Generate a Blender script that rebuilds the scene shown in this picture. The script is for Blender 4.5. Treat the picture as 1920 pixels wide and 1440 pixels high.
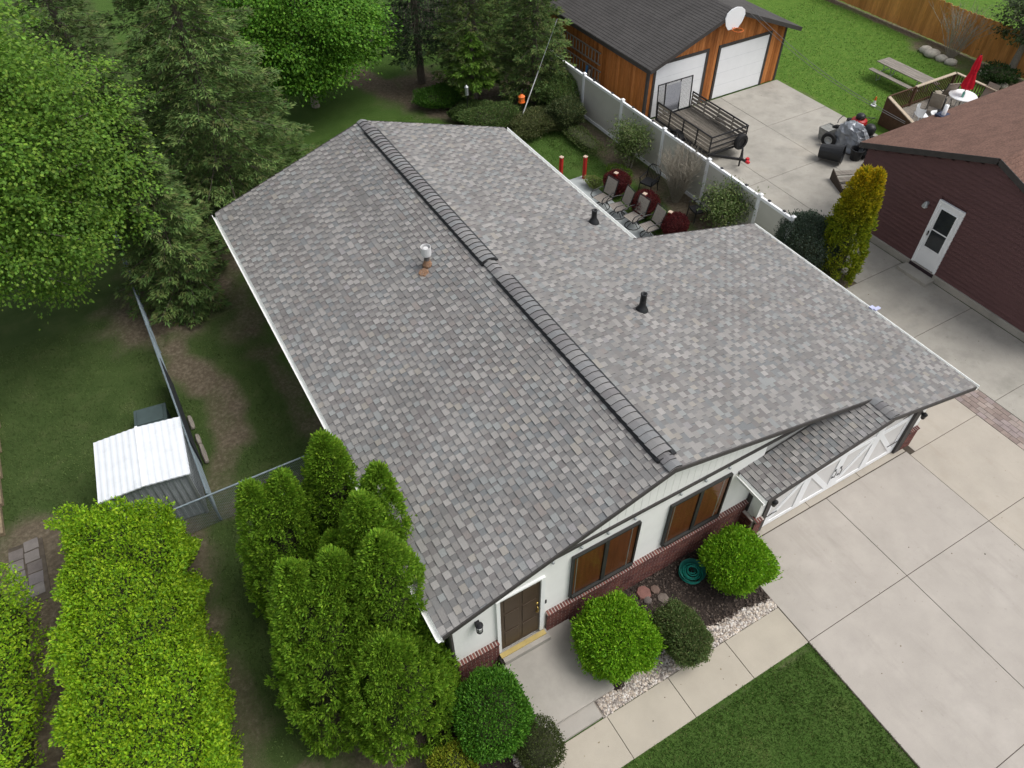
import bpy, math, random
import numpy as np
from mathutils import Vector, Matrix, Euler

for o in list(bpy.data.objects): bpy.data.objects.remove(o)
scene = bpy.context.scene
C = scene.collection
R = math.radians
random.seed(7); rng = np.random.default_rng(7)

# ------------------------------------------------------------------ camera
F_PX = 1390.1                                   # focal length in pixels of the 1920 px photograph
CAM_POS = Vector((-2.078, -6.234, 16.8))
CAM_ROT = Euler((R(42.818), R(0.514), R(-30.103)), 'XYZ')
cam_d = bpy.data.cameras.new('camera'); cam = bpy.data.objects.new('camera', cam_d); C.objects.link(cam)
cam.location = CAM_POS; cam.rotation_euler = CAM_ROT
cam_d.sensor_width = 36.0; cam_d.lens = 36.0 * F_PX / 1920.0
cam_d.clip_start = 0.1; cam_d.clip_end = 2000
scene.camera = cam

# ------------------------------------------------------------------ light: bright overcast day
SUN_EL, SUN_AZ = 58.0, 125.0                    # azimuth counted from +y towards +x
w = bpy.data.worlds.new('World'); scene.world = w; w.use_nodes = True
nt = w.node_tree; nt.nodes.clear()
sky = nt.nodes.new('ShaderNodeTexSky'); sky.sky_type = 'NISHITA'; sky.sun_disc = False
sky.sun_elevation = R(SUN_EL); sky.sun_rotation = R(SUN_AZ)
sky.air_density = 1.0; sky.dust_density = 4.0; sky.ozone_density = 1.0
hsv = nt.nodes.new('ShaderNodeHueSaturation'); hsv.inputs['Saturation'].default_value = 0.28
bg = nt.nodes.new('ShaderNodeBackground'); bg.inputs['Strength'].default_value = 0.15
out = nt.nodes.new('ShaderNodeOutputWorld')
nt.links.new(sky.outputs[0], hsv.inputs['Color']); nt.links.new(hsv.outputs[0], bg.inputs[0]); nt.links.new(bg.outputs[0], out.inputs[0])
sd = bpy.data.lights.new('sun', 'SUN'); sun = bpy.data.objects.new('sun', sd); C.objects.link(sun)
sd.energy = 1.3; sd.angle = R(35); sd.color = (1.0, 0.97, 0.92)
sv = Vector((math.sin(R(SUN_AZ)) * math.cos(R(SUN_EL)), math.cos(R(SUN_AZ)) * math.cos(R(SUN_EL)), math.sin(R(SUN_EL))))
sun.rotation_euler = (-sv).to_track_quat('-Z', 'Y').to_euler(); sun.location = sv * 60
vs = scene.view_settings
vs.view_transform = 'Standard'; vs.look = 'None'; vs.gamma = 1.0; vs.use_curve_mapping = False; vs.exposure = 0.27

# ------------------------------------------------------------------ helpers
def at(px, py, z=0.0):
    """photo pixel -> point on the horizontal plane at height z (ground or the top of a thing of known height)"""
    d = CAM_ROT.to_matrix() @ Vector(((px - 960) / F_PX, -(py - 720) / F_PX, -1.0))
    return CAM_POS + d * ((z - CAM_POS.z) / d.z)

def tag(o, label=None, cat=None, group=None, kind=None):
    if label: o['label'] = label
    if cat: o['category'] = cat
    if group: o['group'] = group
    if kind: o['kind'] = kind
    return o

def empty(name, loc=(0, 0, 0), rz=0.0, label=None, cat=None, group=None):
    o = bpy.data.objects.new(name, None); C.objects.link(o)
    o.location = loc; o.rotation_euler = (0, 0, rz); o.empty_display_size = 0.2
    return tag(o, label, cat, group)

def link(name, me, parent=None):
    o = bpy.data.objects.new(name, me); C.objects.link(o)
    if parent is not None: o.parent = parent
    return o

def copy_tree(o, parent=None):
    c = o.copy(); C.objects.link(c); c.parent = parent
    for ch in list(o.children): copy_tree(ch, c)
    return c

class MB:
    def __init__(s): s.v = []; s.f = []; s.c = []
    def add(s, vs, fs, col=None):
        b = len(s.v); s.v += [tuple(v) for v in vs]; s.f += [tuple(i + b for i in f) for f in fs]
        if col is not None: s.c += [col] * len(fs)
        return s
    def box(s, x0, x1, y0, y1, z0, z1, M=None, col=None):
        vs = [Vector((x, y, z)) for z in (z0, z1) for x, y in ((x0, y0), (x1, y0), (x1, y1), (x0, y1))]
        if M is not None: vs = [M @ v for v in vs]
        return s.add(vs, [(3, 2, 1, 0), (4, 5, 6, 7), (0, 1, 5, 4), (1, 2, 6, 5), (2, 3, 7, 6), (3, 0, 4, 7)], col)
    def prism(s, poly, z0, z1, col=None):
        n = len(poly)
        vs = [(x, y, z0) for x, y in poly] + [(x, y, z1) for x, y in poly]
        fs = [tuple(range(n - 1, -1, -1)), tuple(range(n, 2 * n))] + [(i, (i + 1) % n, n + (i + 1) % n, n + i) for i in range(n)]
        return s.add(vs, fs, col)
    def slab(s, poly, t):
        """3-D polygon thickened downwards by t"""
        n = len(poly); vs = [tuple(p) for p in poly] + [(p[0], p[1], p[2] - t) for p in poly]
        fs = [tuple(range(n)), tuple(range(2 * n - 1, n - 1, -1))] + [(i, n + i, n + (i + 1) % n, (i + 1) % n) for i in range(n)]
        return s.add(vs, fs)
    def bar(s, a, b, wx, wy, up=(0, 0, 1)):
        a = Vector(a); b = Vector(b); d = (b - a).normalized(); up = Vector(up)
        if abs(d.dot(up)) > .98: up = Vector((1, 0, 0))
        sx = d.cross(up).normalized() * wx / 2; sy = sx.cross(d).normalized() * wy / 2
        vs = [p + i * sx + j * sy for p in (a, b) for i, j in ((-1, -1), (1, -1), (1, 1), (-1, 1))]
        return s.add(vs, [(3, 2, 1, 0), (4, 5, 6, 7), (0, 1, 5, 4), (1, 2, 6, 5), (2, 3, 7, 6), (3, 0, 4, 7)])
    def tube(s, pts, r, n=8, cap=True, closed=False):
        pts = [Vector(p) for p in pts]; m = len(pts)
        rs = r if isinstance(r, (list, tuple)) else [r] * m
        rings = []; pu = None
        for i, p in enumerate(pts):
            if closed: d = pts[(i + 1) % m] - pts[i - 1]
            else: d = pts[min(i + 1, m - 1)] - pts[max(i - 1, 0)]
            d.normalize()
            u = pu if pu is not None else (Vector((0, 0, 1)) if abs(d.z) < .9 else Vector((1, 0, 0)))
            u = (u - d * u.dot(d)).normalized(); pu = u; q = d.cross(u)
            rings.append([p + (u * math.cos(2 * math.pi * k / n) + q * math.sin(2 * math.pi * k / n)) * rs[i] for k in range(n)])
        vs = [v for ring in rings for v in ring]; fs = []
        for i in range(m if closed else m - 1):
            a, b = i * n, ((i + 1) % m) * n
            for k in range(n): fs.append((a + k, a + (k + 1) % n, b + (k + 1) % n, b + k))
        if cap and not closed: fs += [tuple(range(n - 1, -1, -1)), tuple(range((m - 1) * n, m * n))]
        return s.add(vs, fs)
    def lathe(s, prof, n=16, c=(0, 0, 0), M=None, cap=True):
        vs = []; fs = []
        for r, z in prof:
            for k in range(n):
                a = 2 * math.pi * k / n; v = Vector((r * math.cos(a), r * math.sin(a), z))
                if M is not None: v = M @ v
                vs.append(v + Vector(c))
        for i in range(len(prof) - 1):
            for k in range(n): fs.append((i * n + k, i * n + (k + 1) % n, (i + 1) * n + (k + 1) % n, (i + 1) * n + k))
        if cap: fs += [tuple(range(n - 1, -1, -1)), tuple(range((len(prof) - 1) * n, len(prof) * n))]
        return s.add(vs, fs)
    def mesh(s, name, mat, smooth=False):
        me = bpy.data.meshes.new(name); me.from_pydata(s.v, [], s.f); me.update()
        if mat is not None: me.materials.append(mat)
        if s.c:
            a = me.attributes.new('Col', 'FLOAT_COLOR', 'FACE')
            a.data.foreach_set('color', np.array([(c[0], c[1], c[2], 1.0) for c in s.c], dtype=np.float32).ravel())
        if smooth:
            for p in me.polygons: p.use_smooth = True
        return me
    def build(s, name, mat, parent=None, smooth=False, bevel=0.0, loc=None):
        o = link(name, s.mesh(name, mat, smooth), parent)
        if loc is not None: o.location = loc
        if bevel > 0:
            m = o.modifiers.new('bevel', 'BEVEL'); m.width = bevel; m.segments = 2; m.limit_method = 'ANGLE'; m.angle_limit = R(40)
        return o

def box(x0, x1, y0, y1, z0, z1): return MB().box(x0, x1, y0, y1, z0, z1)

def np_mesh(name, V, Fq, mat, col=None, smooth=False):
    """V (n,3), Fq (m,k) faces of k corners, col (m,3) per-face colour"""
    me = bpy.data.meshes.new(name); m, k = Fq.shape
    me.vertices.add(len(V)); me.vertices.foreach_set('co', V.astype(np.float32).ravel())
    me.loops.add(m * k); me.loops.foreach_set('vertex_index', Fq.astype(np.int32).ravel())
    me.polygons.add(m); me.polygons.foreach_set('loop_start', np.arange(0, m * k, k, dtype=np.int32))
    me.polygons.foreach_set('loop_total', np.full(m, k, dtype=np.int32))
    me.update(calc_edges=True)
    me.polygons.foreach_set('use_smooth', np.full(m, smooth, dtype=bool))
    if mat is not None: me.materials.append(mat)
    if col is not None:
        a = me.attributes.new('Col', 'FLOAT_COLOR', 'FACE')
        a.data.foreach_set('color', np.concatenate([col, np.ones((m, 1))], 1).astype(np.float32).ravel())
    return me

# ------------------------------------------------------------------ materials
MATS = {}
def mat(name, base, rough=.8, var=.12, scale=4.0, bump=0.0, bscale=60.0, metal=0.0, attr=False, transl=0.0,
        fine=0.0, fscale=150.0, stains=None, spec=.3, stretch=None, streak=None):
    if name in MATS: return MATS[name]
    m = bpy.data.materials.new(name); m.use_nodes = True; n = m.node_tree; L = n.links
    b = n.nodes['Principled BSDF']; b.inputs['Roughness'].default_value = rough; b.inputs['Metallic'].default_value = metal
    b.inputs['Specular IOR Level'].default_value = spec
    geo = n.nodes.new('ShaderNodeNewGeometry'); pos = geo.outputs['Position']
    if stretch:
        mp = n.nodes.new('ShaderNodeMapping'); mp.inputs['Scale'].default_value = stretch
        L.new(pos, mp.inputs['Vector']); pos = mp.outputs[0]
    if attr:
        a = n.nodes.new('ShaderNodeAttribute'); a.attribute_name = 'Col'; col = a.outputs['Color']
    else:
        rgb = n.nodes.new('ShaderNodeRGB'); rgb.outputs[0].default_value = (*base, 1); col = rgb.outputs[0]
    def noise(sc, det=5, rg=.6):
        t = n.nodes.new('ShaderNodeTexNoise'); t.inputs['Scale'].default_value = sc; t.inputs['Detail'].default_value = det
        t.inputs['Roughness'].default_value = rg; L.new(pos, t.inputs['Vector']); return t.outputs['Fac']
    def mul(col, fac, lo, hi, a=.3, z=.7):
        r = n.nodes.new('ShaderNodeMapRange'); r.inputs[1].default_value = a; r.inputs[2].default_value = z
        r.inputs[3].default_value = lo; r.inputs[4].default_value = hi; L.new(fac, r.inputs[0])
        x = n.nodes.new('ShaderNodeMix'); x.data_type = 'RGBA'; x.blend_type = 'MULTIPLY'; x.inputs[0].default_value = 1.0
        L.new(col, x.inputs[6]); L.new(r.outputs[0], x.inputs[7]); return x.outputs[2]
    if var: col = mul(col, noise(scale), 1 - var, 1 + var)
    if fine: col = mul(col, noise(fscale, 2), 1 - fine, 1 + fine)
    for st in (stains or []):                       # (colour, scale, threshold, width, amount)
        scol, sc, th, wd, am = st
        r = n.nodes.new('ShaderNodeMapRange'); r.inputs[1].default_value = th; r.inputs[2].default_value = th + wd
        r.inputs[3].default_value = 0; r.inputs[4].default_value = am; L.new(noise(sc, 6, .65), r.inputs[0])
        x = n.nodes.new('ShaderNodeMix'); x.data_type = 'RGBA'; L.new(r.outputs[0], x.inputs[0]); L.new(col, x.inputs[6])
        x.inputs[7].default_value = (*scol, 1); col = x.outputs[2]
    if streak:                                      # worn tracks: noise drawn out along the drive
        scol, sv_, th, wd, am = streak
        mp2 = n.nodes.new('ShaderNodeMapping'); mp2.inputs['Scale'].default_value = sv_; L.new(geo.outputs['Position'], mp2.inputs['Vector'])
        t = n.nodes.new('ShaderNodeTexNoise'); t.inputs['Scale'].default_value = 1.0; t.inputs['Detail'].default_value = 6; t.inputs['Roughness'].default_value = .7; L.new(mp2.outputs[0], t.inputs['Vector'])
        r = n.nodes.new('ShaderNodeMapRange'); r.inputs[1].default_value = th; r.inputs[2].default_value = th + wd; r.inputs[3].default_value = 0; r.inputs[4].default_value = am; L.new(t.outputs['Fac'], r.inputs[0])
        x = n.nodes.new('ShaderNodeMix'); x.data_type = 'RGBA'; L.new(r.outputs[0], x.inputs[0]); L.new(col, x.inputs[6]); x.inputs[7].default_value = (*scol, 1); col = x.outputs[2]
    L.new(col, b.inputs['Base Color'])
    if bump:
        bp = n.nodes.new('ShaderNodeBump'); bp.inputs['Strength'].default_value = bump; bp.inputs['Distance'].default_value = .02
        L.new(noise(bscale, 4), bp.inputs['Height']); L.new(bp.outputs[0], b.inputs['Normal'])
    if transl:
        tb = n.nodes.new('ShaderNodeBsdfTranslucent'); mx = n.nodes.new('ShaderNodeMixShader'); mx.inputs[0].default_value = transl
        L.new(col, tb.inputs[0]); L.new(b.outputs[0], mx.inputs[1]); L.new(tb.outputs[0], mx.inputs[2])
        L.new(mx.outputs[0], n.nodes['Material Output'].inputs[0])
    MATS[name] = m; return m

M_LEAF = mat('foliage', (.1, .2, .03), rough=.55, var=0, attr=True, transl=.3, spec=.25)
M_NEEDLE = mat('needles', (.05, .1, .03), rough=.7, var=0, attr=True, transl=.12, spec=.2)
M_TWIG = mat('twigs', (.042, .046, .022), rough=.95, var=.3, scale=20)
M_BARK = mat('bark', (.13, .11, .09), rough=.95, var=.3, scale=15, bump=.5, bscale=40, stretch=(1, 1, .25))
M_GREYBARK = mat('grey_bark', (.30, .27, .22), rough=.95, var=.25, scale=18)
M_CONC = mat('concrete', (.395, .362, .325), rough=.92, var=.07, scale=1.1, fine=.06, fscale=90,
             stains=[((.33, .305, .27), 1.3, .52, .22, .5), ((.25, .23, .20), 5.0, .63, .10, .55), ((.50, .46, .42), .6, .55, .2, .5), ((.16, .14, .12), 2.6, .715, .03, .6)], bump=.12, bscale=220, streak=((.27, .245, .215), (2.2, .35, 1), .54, .2, .36))
M_CONCTAN = mat('concrete_tan', (.415, .375, .32), rough=.92, var=.07, scale=1.0, fine=.06, fscale=90,
                stains=[((.37, .32, .26), 1.6, .53, .22, .5), ((.27, .24, .19), 6.0, .64, .1, .5), ((.17, .15, .12), 2.9, .71, .03, .6)], bump=.12, bscale=220, streak=((.33, .285, .23), (1.8, .3, 1), .54, .16, .4))
M_CONCOLD = mat('concrete_weathered', (.36, .34, .30), rough=.93, var=.12, scale=.9, fine=.08, fscale=70,
                stains=[((.25, .24, .21), 1.1, .48, .22, .7), ((.21, .20, .17), 4.0, .6, .15, .55), ((.44, .40, .34), .5, .55, .2, .6)], bump=.15, bscale=200)
M_CONCWALK = mat('concrete_walk', (.41, .37, .305), rough=.92, var=.06, scale=1.4, fine=.06, fscale=100,
                 stains=[((.38, .35, .30), 2.0, .55, .2, .5)], bump=.12, bscale=220)
M_CONCPORCH = mat('concrete_porch', (.37, .345, .31), rough=.9, var=.1, scale=.8, fine=.05, fscale=100,
                  stains=[((.29, .275, .245), 1.0, .48, .2, .7)], bump=.1, bscale=220)
M_JOINT = mat('joint_dirt', (.075, .062, .048), rough=1, var=.35, scale=6)
M_WHITE = mat('white_paint', (.84, .85, .83), rough=.5, var=.03, scale=2)
M_VINYL = mat('white_vinyl', (.86, .875, .89), rough=.4, var=.03, scale=2)
M_BEIGE = mat('beige_vinyl', (.55, .54, .485), rough=.5, var=.05, scale=1.5, stains=[((.47, .46, .41), 1.2, .55, .25, .4)])
M_DARKTRIM = mat('dark_brown_trim', (.055, .05, .048), rough=.6, var=.15, scale=5)
M_BLACK = mat('black_metal', (.018, .018, .02), rough=.45, var=.2, scale=9)
M_BLACKPL = mat('black_plastic', (.022, .023, .025), rough=.4, var=.15, scale=5)
M_GALV = mat('galvanised_steel', (.42, .44, .45), rough=.45, var=.12, scale=8, metal=.6)
M_CHAIN = mat('chain_link_steel', (.22, .27, .30), rough=.55, var=.15, scale=8, metal=.3)
M_RUST = mat('rust', (.24, .14, .085), rough=.95, var=.5, scale=30, stains=[((.32, .29, .26), 12, .5, .2, .7)])
M_BRASS = mat('brass', (.62, .44, .13), rough=.28, var=.08, scale=10, metal=.9)
M_GLASSDARK = mat('dark_glass', (.03, .035, .04), rough=.06, var=.2, scale=2, spec=.6)
M_SHING = mat('shingle_granules', (.2, .2, .2), rough=.95, var=.10, scale=.7, attr=True, fine=.16, fscale=140, bump=.25, bscale=300, spec=.15)
M_ROOFDARK = mat('roof_underlay', (.10, .098, .096), rough=.95, var=.2, scale=20)
M_BRICK = mat('red_brick', (.155, .062, .048), rough=.9, var=.25, scale=7, fine=.15, fscale=60, attr=True, bump=.3, bscale=120)
M_MORTAR = mat('mortar', (.46, .41, .37), rough=.95, var=.15, scale=12)
M_MULCH = mat('mulch', (.040, .030, .025), rough=1, var=.5, scale=18, fine=.4, fscale=70, bump=1, bscale=60)
M_STONE = mat('river_stone', (.5, .46, .42), rough=.85, var=.1, attr=True, scale=30)
M_PAVER = mat('paver', (.27, .225, .20), rough=.9, var=.18, scale=4, attr=True, fine=.12, fscale=80)
M_WOODGREY = mat('weathered_wood', (.24, .215, .185), rough=.9, var=.25, scale=9, fine=.2, fscale=50, stretch=(1, .15, 1))
M_CEDAR = mat('stained_cedar', (.33, .115, .03), rough=.7, var=.25, scale=4, fine=.2, fscale=30, stretch=(1, 1, .12), attr=True)
M_FENCEWOOD = mat('orange_fence_wood', (.42, .19, .055), rough=.8, var=.2, scale=3, fine=.15, fscale=30, stretch=(1, 1, .12), attr=True)
M_PLUM = mat('plum_siding', (.115, .056, .056), rough=.6, var=.1, scale=3, stretch=(1, .3, 3))
M_NBROOF = mat('brown_shingles', (.15, .085, .065), rough=.95, var=.18, scale=2.5, fine=.3, fscale=22, bump=.4, bscale=30, stretch=(.6, 1, 1))
M_GARROOF = mat('charcoal_shingles', (.070, .066, .064), rough=.95, var=.15, scale=1.5, fine=.25, fscale=25, bump=.3, bscale=30)
M_RED = mat('red_paint', (.36, .018, .014), rough=.55, var=.15, scale=6)
M_REDCLOTH = mat('red_canvas', (.68, .014, .035), rough=.8, var=.1, scale=8)
M_MAROON = mat('maroon_vinyl', (.075, .013, .016), rough=.75, var=.15, scale=7)
M_TAN = mat('tan_sling', (.32, .28, .225), rough=.85, var=.1, scale=15)
M_TEAL = mat('teal_hose', (.025, .34, .26), rough=.4, var=.15, scale=10)
M_SILVER = mat('silver_tarp', (.30, .32, .35), rough=.32, var=.25, scale=4, bump=.9, bscale=9, metal=.35)
M_BLIND = mat('brown_blind', (.36, .125, .042), rough=.6, var=.2, scale=3, stretch=(4, 1, .4))
M_DOORBROWN = mat('brown_door', (.062, .040, .024), rough=.45, var=.1, scale=3)
M_ORANGE = mat('orange_plastic', (.75, .17, .03), rough=.4, var=.05)
M_GREYPLASTIC = mat('grey_plastic', (.30, .325, .34), rough=.5, var=.15, scale=2)
M_DGREEN = mat('dark_green_plastic', (.06, .085, .085), rough=.5, var=.15, scale=3)
M_TEALBLUE = mat('blue_plastic', (.05, .2, .45), rough=.5)
M_BOULDER = mat('boulder', (.42, .39, .33), rough=.9, var=.25, scale=6, bump=.4, bscale=15)
M_SIDEWALL = mat('white_siding', (.86, .86, .83), rough=.55, var=.03, scale=2)

# clear window glass: glossy pane that lets you see the blind behind
def glass_mat():
    m = bpy.data.materials.new('window_glass'); m.use_nodes = True; n = m.node_tree
    g = n.nodes.new('ShaderNodeBsdfGlossy'); g.inputs['Roughness'].default_value = .02
    t = n.nodes.new('ShaderNodeBsdfTransparent'); t.inputs[0].default_value = (.85, .86, .85, 1)
    f = n.nodes.new('ShaderNodeFresnel'); f.inputs[0].default_value = 1.3
    mx = n.nodes.new('ShaderNodeMixShader'); n.links.new(f.outputs[0], mx.inputs[0]); n.links.new(t.outputs[0], mx.inputs[1]); n.links.new(g.outputs[0], mx.inputs[2])
    n.links.new(mx.outputs[0], n.nodes['Material Output'].inputs[0]); MATS['glass'] = m; return m
M_GLASS = glass_mat()
# ================================================================== THE SETTING
def vnoise(x, y, s, seed):
    """cheap smooth value noise in numpy"""
    r = np.random.default_rng(seed).random((64, 64))
    u = x / s; v = y / s; i = np.floor(u).astype(int); j = np.floor(v).astype(int); a = u - i; b = v - j
    a = a * a * (3 - 2 * a); b = b * b * (3 - 2 * b)
    g = lambda p, q: r[p % 64, q % 64]
    return (g(i, j) * (1 - a) + g(i + 1, j) * a) * (1 - b) + (g(i, j + 1) * (1 - a) + g(i + 1, j + 1) * a) * b

DIRT_LINES = [  # x0,y0,x1,y1,radius,strength : worn tracks and bare patches
    (-3.2, 17.5, -3.1, 13.6, .5, .85), (-3.0, 13.4, -2.35, 11.6, .55, 1.0), (-2.35, 11.6, -2.45, 9.6, .58, 1.0),
    (-2.5, 9.6, -3.3, 8.0, .5, .8), (-3.4, 7.3, -.6, 7.3, .45, .6), (-.45, 16, -.3, 7.2, .4, .62),
    (-1.2, 15.8, -.6, 12.8, .8, .58), (-2.8, 16.4, .5, 20.5, 2.0, 1.0),
    (9.0, 31, 10.9, 25.6, .8, 1.0), (10.9, 25.6, 12.6, 22.3, .75, 1.1), (12.6, 22.3, 15.5, 20.6, .9, 1.0), (12, 26.5, 17, 23, 2.2, 1.0),
    (16.2, 20.5, 16.4, 8.2, .75, .95), (15.2, 12.5, 15.2, 9, .5, .6), (17.7, 8.4, 17.7, 4.4, .9, 1.2),
    (-3.7, -.2, -2.9, -1.3, .35, .9), (-1.0, -1.2, .4, -2.6, .6, 1.2), (-1.6, .0, -1.4, 5, 1.3, 1.1),
    (-4.2, 6.5, -4.55, -3, .18, .55), (-5.6, 7, -6.4, -4, 1.5, 1.2), (-8, 9, -8.6, -4, .8, 1.2), (-7.6, 8.6, -7.6, 5, .5, 1.0),
    (37.3, 28, 37.3, 10, .35, 1.0), (36.6, 17.4, 36.3, 12, .8, .8),
    (7.28, -3.4, 7.4, -8, .05, .5), (5.2, -3.36, 7.4, -3.36, .05, .55), (2.9, -3.36, 5.3, -3.36, .04, .35), (27.3, 18, 27.3, 13, .1, .6),
]
def dirt_at(x, y):
    d = np.zeros_like(x)
    for x0, y0, x1, y1, r, s in DIRT_LINES:
        dx, dy = x1 - x0, y1 - y0; t = np.clip(((x - x0) * dx + (y - y0) * dy) / (dx * dx + dy * dy), 0, 1)
        q = np.hypot(x - x0 - t * dx, y - y0 - t * dy) / r
        d = np.maximum(d, s * np.clip(1.55 - q, 0, 1))
    return d + (vnoise(x, y, .6, 3) - .5) * .55 * (d > .02) + (vnoise(x, y, .22, 4) - .5) * .3 * (d > .02)

def lawn_material():
    m = bpy.data.materials.new('lawn'); m.use_nodes = True; n = m.node_tree; L = n.links
    b = n.nodes['Principled BSDF']; b.inputs['Roughness'].default_value = .95; b.inputs['Specular IOR Level'].default_value = .1
    geo = n.nodes.new('ShaderNodeNewGeometry')
    def noise(sc, det=4, rg=.6):
        t = n.nodes.new('ShaderNodeTexNoise'); t.inputs['Scale'].default_value = sc; t.inputs['Detail'].default_value = det
        t.inputs['Roughness'].default_value = rg; L.new(geo.outputs['Position'], t.inputs['Vector']); return t.outputs['Fac']
    def ramp(fac, stops):
        r = n.nodes.new('ShaderNodeValToRGB'); e = r.color_ramp.elements
        while len(e) < len(stops): e.new(.5)
        for k, (p, c) in enumerate(stops): e[k].position = p; e[k].color = (*c, 1)
        L.new(fac, r.inputs[0]); return r.outputs[0]
    def mix(a, b_, f=None, fv=.5, mode='MIX'):
        x = n.nodes.new('ShaderNodeMix'); x.data_type = 'RGBA'; x.blend_type = mode; x.inputs[0].default_value = fv
        if f is not None: L.new(f, x.inputs[0])
        L.new(a, x.inputs[6]); L.new(b_, x.inputs[7]); return x.outputs[2]
    def attr(nm):
        a = n.nodes.new('ShaderNodeAttribute'); a.attribute_name = nm; return a.outputs['Fac']
    g1 = ramp(noise(55, 3), [(.3, (.038, .078, .016)), (.55, (.070, .135, .026)), (.75, (.11, .18, .04))])
    g2 = ramp(noise(.8, 5), [(.35, (.048, .094, .018)), (.6, (.078, .13, .031)), (.75, (.125, .15, .048))])
    green = mix(g1, g2, fv=.45)
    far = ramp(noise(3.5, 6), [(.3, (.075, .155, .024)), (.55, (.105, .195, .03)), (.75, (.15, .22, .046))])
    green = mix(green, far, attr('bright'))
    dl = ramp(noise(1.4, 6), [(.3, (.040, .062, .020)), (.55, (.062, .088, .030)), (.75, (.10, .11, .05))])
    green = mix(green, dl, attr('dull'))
    dirt = ramp(noise(9, 7, .7), [(.25, (.075, .060, .042)), (.5, (.138, .112, .078)), (.7, (.225, .19, .14))])
    mr = n.nodes.new('ShaderNodeMath'); mr.operation = 'MULTIPLY_ADD'; L.new(noise(26, 4, .7), mr.inputs[0]); mr.inputs[1].default_value = .9; mr.inputs[2].default_value = -.45
    ad = n.nodes.new('ShaderNodeMath'); ad.operation = 'ADD'; L.new(mr.outputs[0], ad.inputs[0]); L.new(attr('dirt'), ad.inputs[1])
    rr = n.nodes.new('ShaderNodeMapRange'); rr.inputs[1].default_value = .30; rr.inputs[2].default_value = .95; L.new(ad.outputs[0], rr.inputs[0])
    L.new(mix(green, dirt, rr.outputs[0]), b.inputs['Base Color'])
    bp = n.nodes.new('ShaderNodeBump'); bp.inputs['Strength'].default_value = .8; bp.inputs['Distance'].default_value = .04
    L.new(noise(70, 4, .7), bp.inputs['Height']); L.new(bp.outputs[0], b.inputs['Normal'])
    return m

LAWN_Z = -.03
def build_lawn():
    xs = np.concatenate([[-600, -200, -60, -25], np.arange(-12, 40.01, .22), [45, 60, 100, 250, 600]])
    ys = np.concatenate([[-600, -200, -60, -20], np.arange(-10, 36.01, .22), [40, 55, 100, 250, 600]])
    X, Y = np.meshgrid(xs, ys); Z = LAWN_Z + (vnoise(X, Y, 1.7, 9) - .5) * .03 * ((abs(X) < 60) & (abs(Y) < 60))
    nx = len(xs); ny = len(ys)
    idx = np.arange(nx * ny).reshape(ny, nx)
    Fq = np.stack([idx[:-1, :-1], idx[:-1, 1:], idx[1:, 1:], idx[1:, :-1]], -1).reshape(-1, 4)
    me = np_mesh('lawn', np.stack([X.ravel(), Y.ravel(), Z.ravel()], 1), Fq, lawn_material(), smooth=True)
    d = me.attributes.new('dirt', 'FLOAT', 'POINT'); d.data.foreach_set('value', dirt_at(X.ravel(), Y.ravel()).astype(np.float32))
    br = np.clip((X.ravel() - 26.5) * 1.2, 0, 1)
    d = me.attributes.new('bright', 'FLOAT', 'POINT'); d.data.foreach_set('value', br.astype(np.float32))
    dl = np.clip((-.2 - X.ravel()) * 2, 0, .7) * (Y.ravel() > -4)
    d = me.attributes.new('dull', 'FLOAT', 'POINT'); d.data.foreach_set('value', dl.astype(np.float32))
    return tag(link('lawn', me), kind='structure')
build_lawn()

def slab_field(name, rects, m, base_poly, z0=-.12, z1=0.0, gap=.007, bevel=.006, piece='slab'):
    base = tag(MB().prism(base_poly, -.14, z1 - .014).build(name, M_JOINT), kind='structure')
    for r in rects:
        x0, x1, y0, y1 = r[:4]; mm = r[4] if len(r) > 4 else m
        cx, cy = (x0 + x1) / 2, (y0 + y1) / 2; hx, hy = (x1 - x0) / 2 - gap, (y1 - y0) / 2 - gap
        o = box(-hx, hx, -hy, hy, z0, z1 + random.uniform(-.003, .003)).build(piece, mm, base, bevel=bevel, loc=(cx, cy, 0))
    return base

# driveway of the house
XD = [7.449, 10.782, 13.911, 16.80]; YD = [-.62, -3.276, -7.21, -11.2, -15.2]
rects = []
for i in range(3):
    for j in range(4):
        y1 = YD[j] if not (i == 2 and j == 0) else -.75
        rects.append((XD[i], XD[i + 1], YD[j + 1], y1, M_CONCTAN if i == 2 else M_CONC))
rects += [(14.12, 16.80, -.75, 3.4, M_CONCTAN), (14.12, 16.80, 3.4, 7.9, M_CONCTAN)]
for a, b_ in ((8.30, 10.2), (10.2, 12.1), (12.1, 13.9)): rects.append((a, b_, -.605, -.36, M_CONCTAN))
slab_field('driveway', rects, M_CONC, [(7.43, -.61), (7.43, -15.2), (16.79, -15.2), (16.79, 7.9), (14.13, 7.9), (14.13, -.36), (8.3, -.36), (8.3, -.61)])
# paths and slabs in front of the house
slab_field('front_walk', [(7.435 - 1.67 * (k + 1), 7.435 - 1.67 * k, -3.29, -2.285) for k in range(5)], M_CONCWALK, [(-.9, -3.28), (7.43, -3.28), (7.43, -2.295), (-.9, -2.295)])
tag(box(1.02, 2.82, -1.87, -.03, -.1, .148).build('porch_base', M_CONCPORCH), kind='structure')
tag(box(.98, 2.86, -1.93, -.03, .15, .25).build('porch', M_CONCPORCH, bevel=.012), kind='structure')
tag(box(1.16, 2.32, -2.262, -1.885, -.1, .10).build('porch_step', M_CONCPORCH, bevel=.012), kind='structure')
tag(box(10.12, 14.06, 8.2, 16.05, -.1, .02).build('patio', mat('patio_concrete', (.40, .43, .43), rough=.85, var=.08, scale=1.5, fine=.05), bevel=.01), kind='structure')

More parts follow.
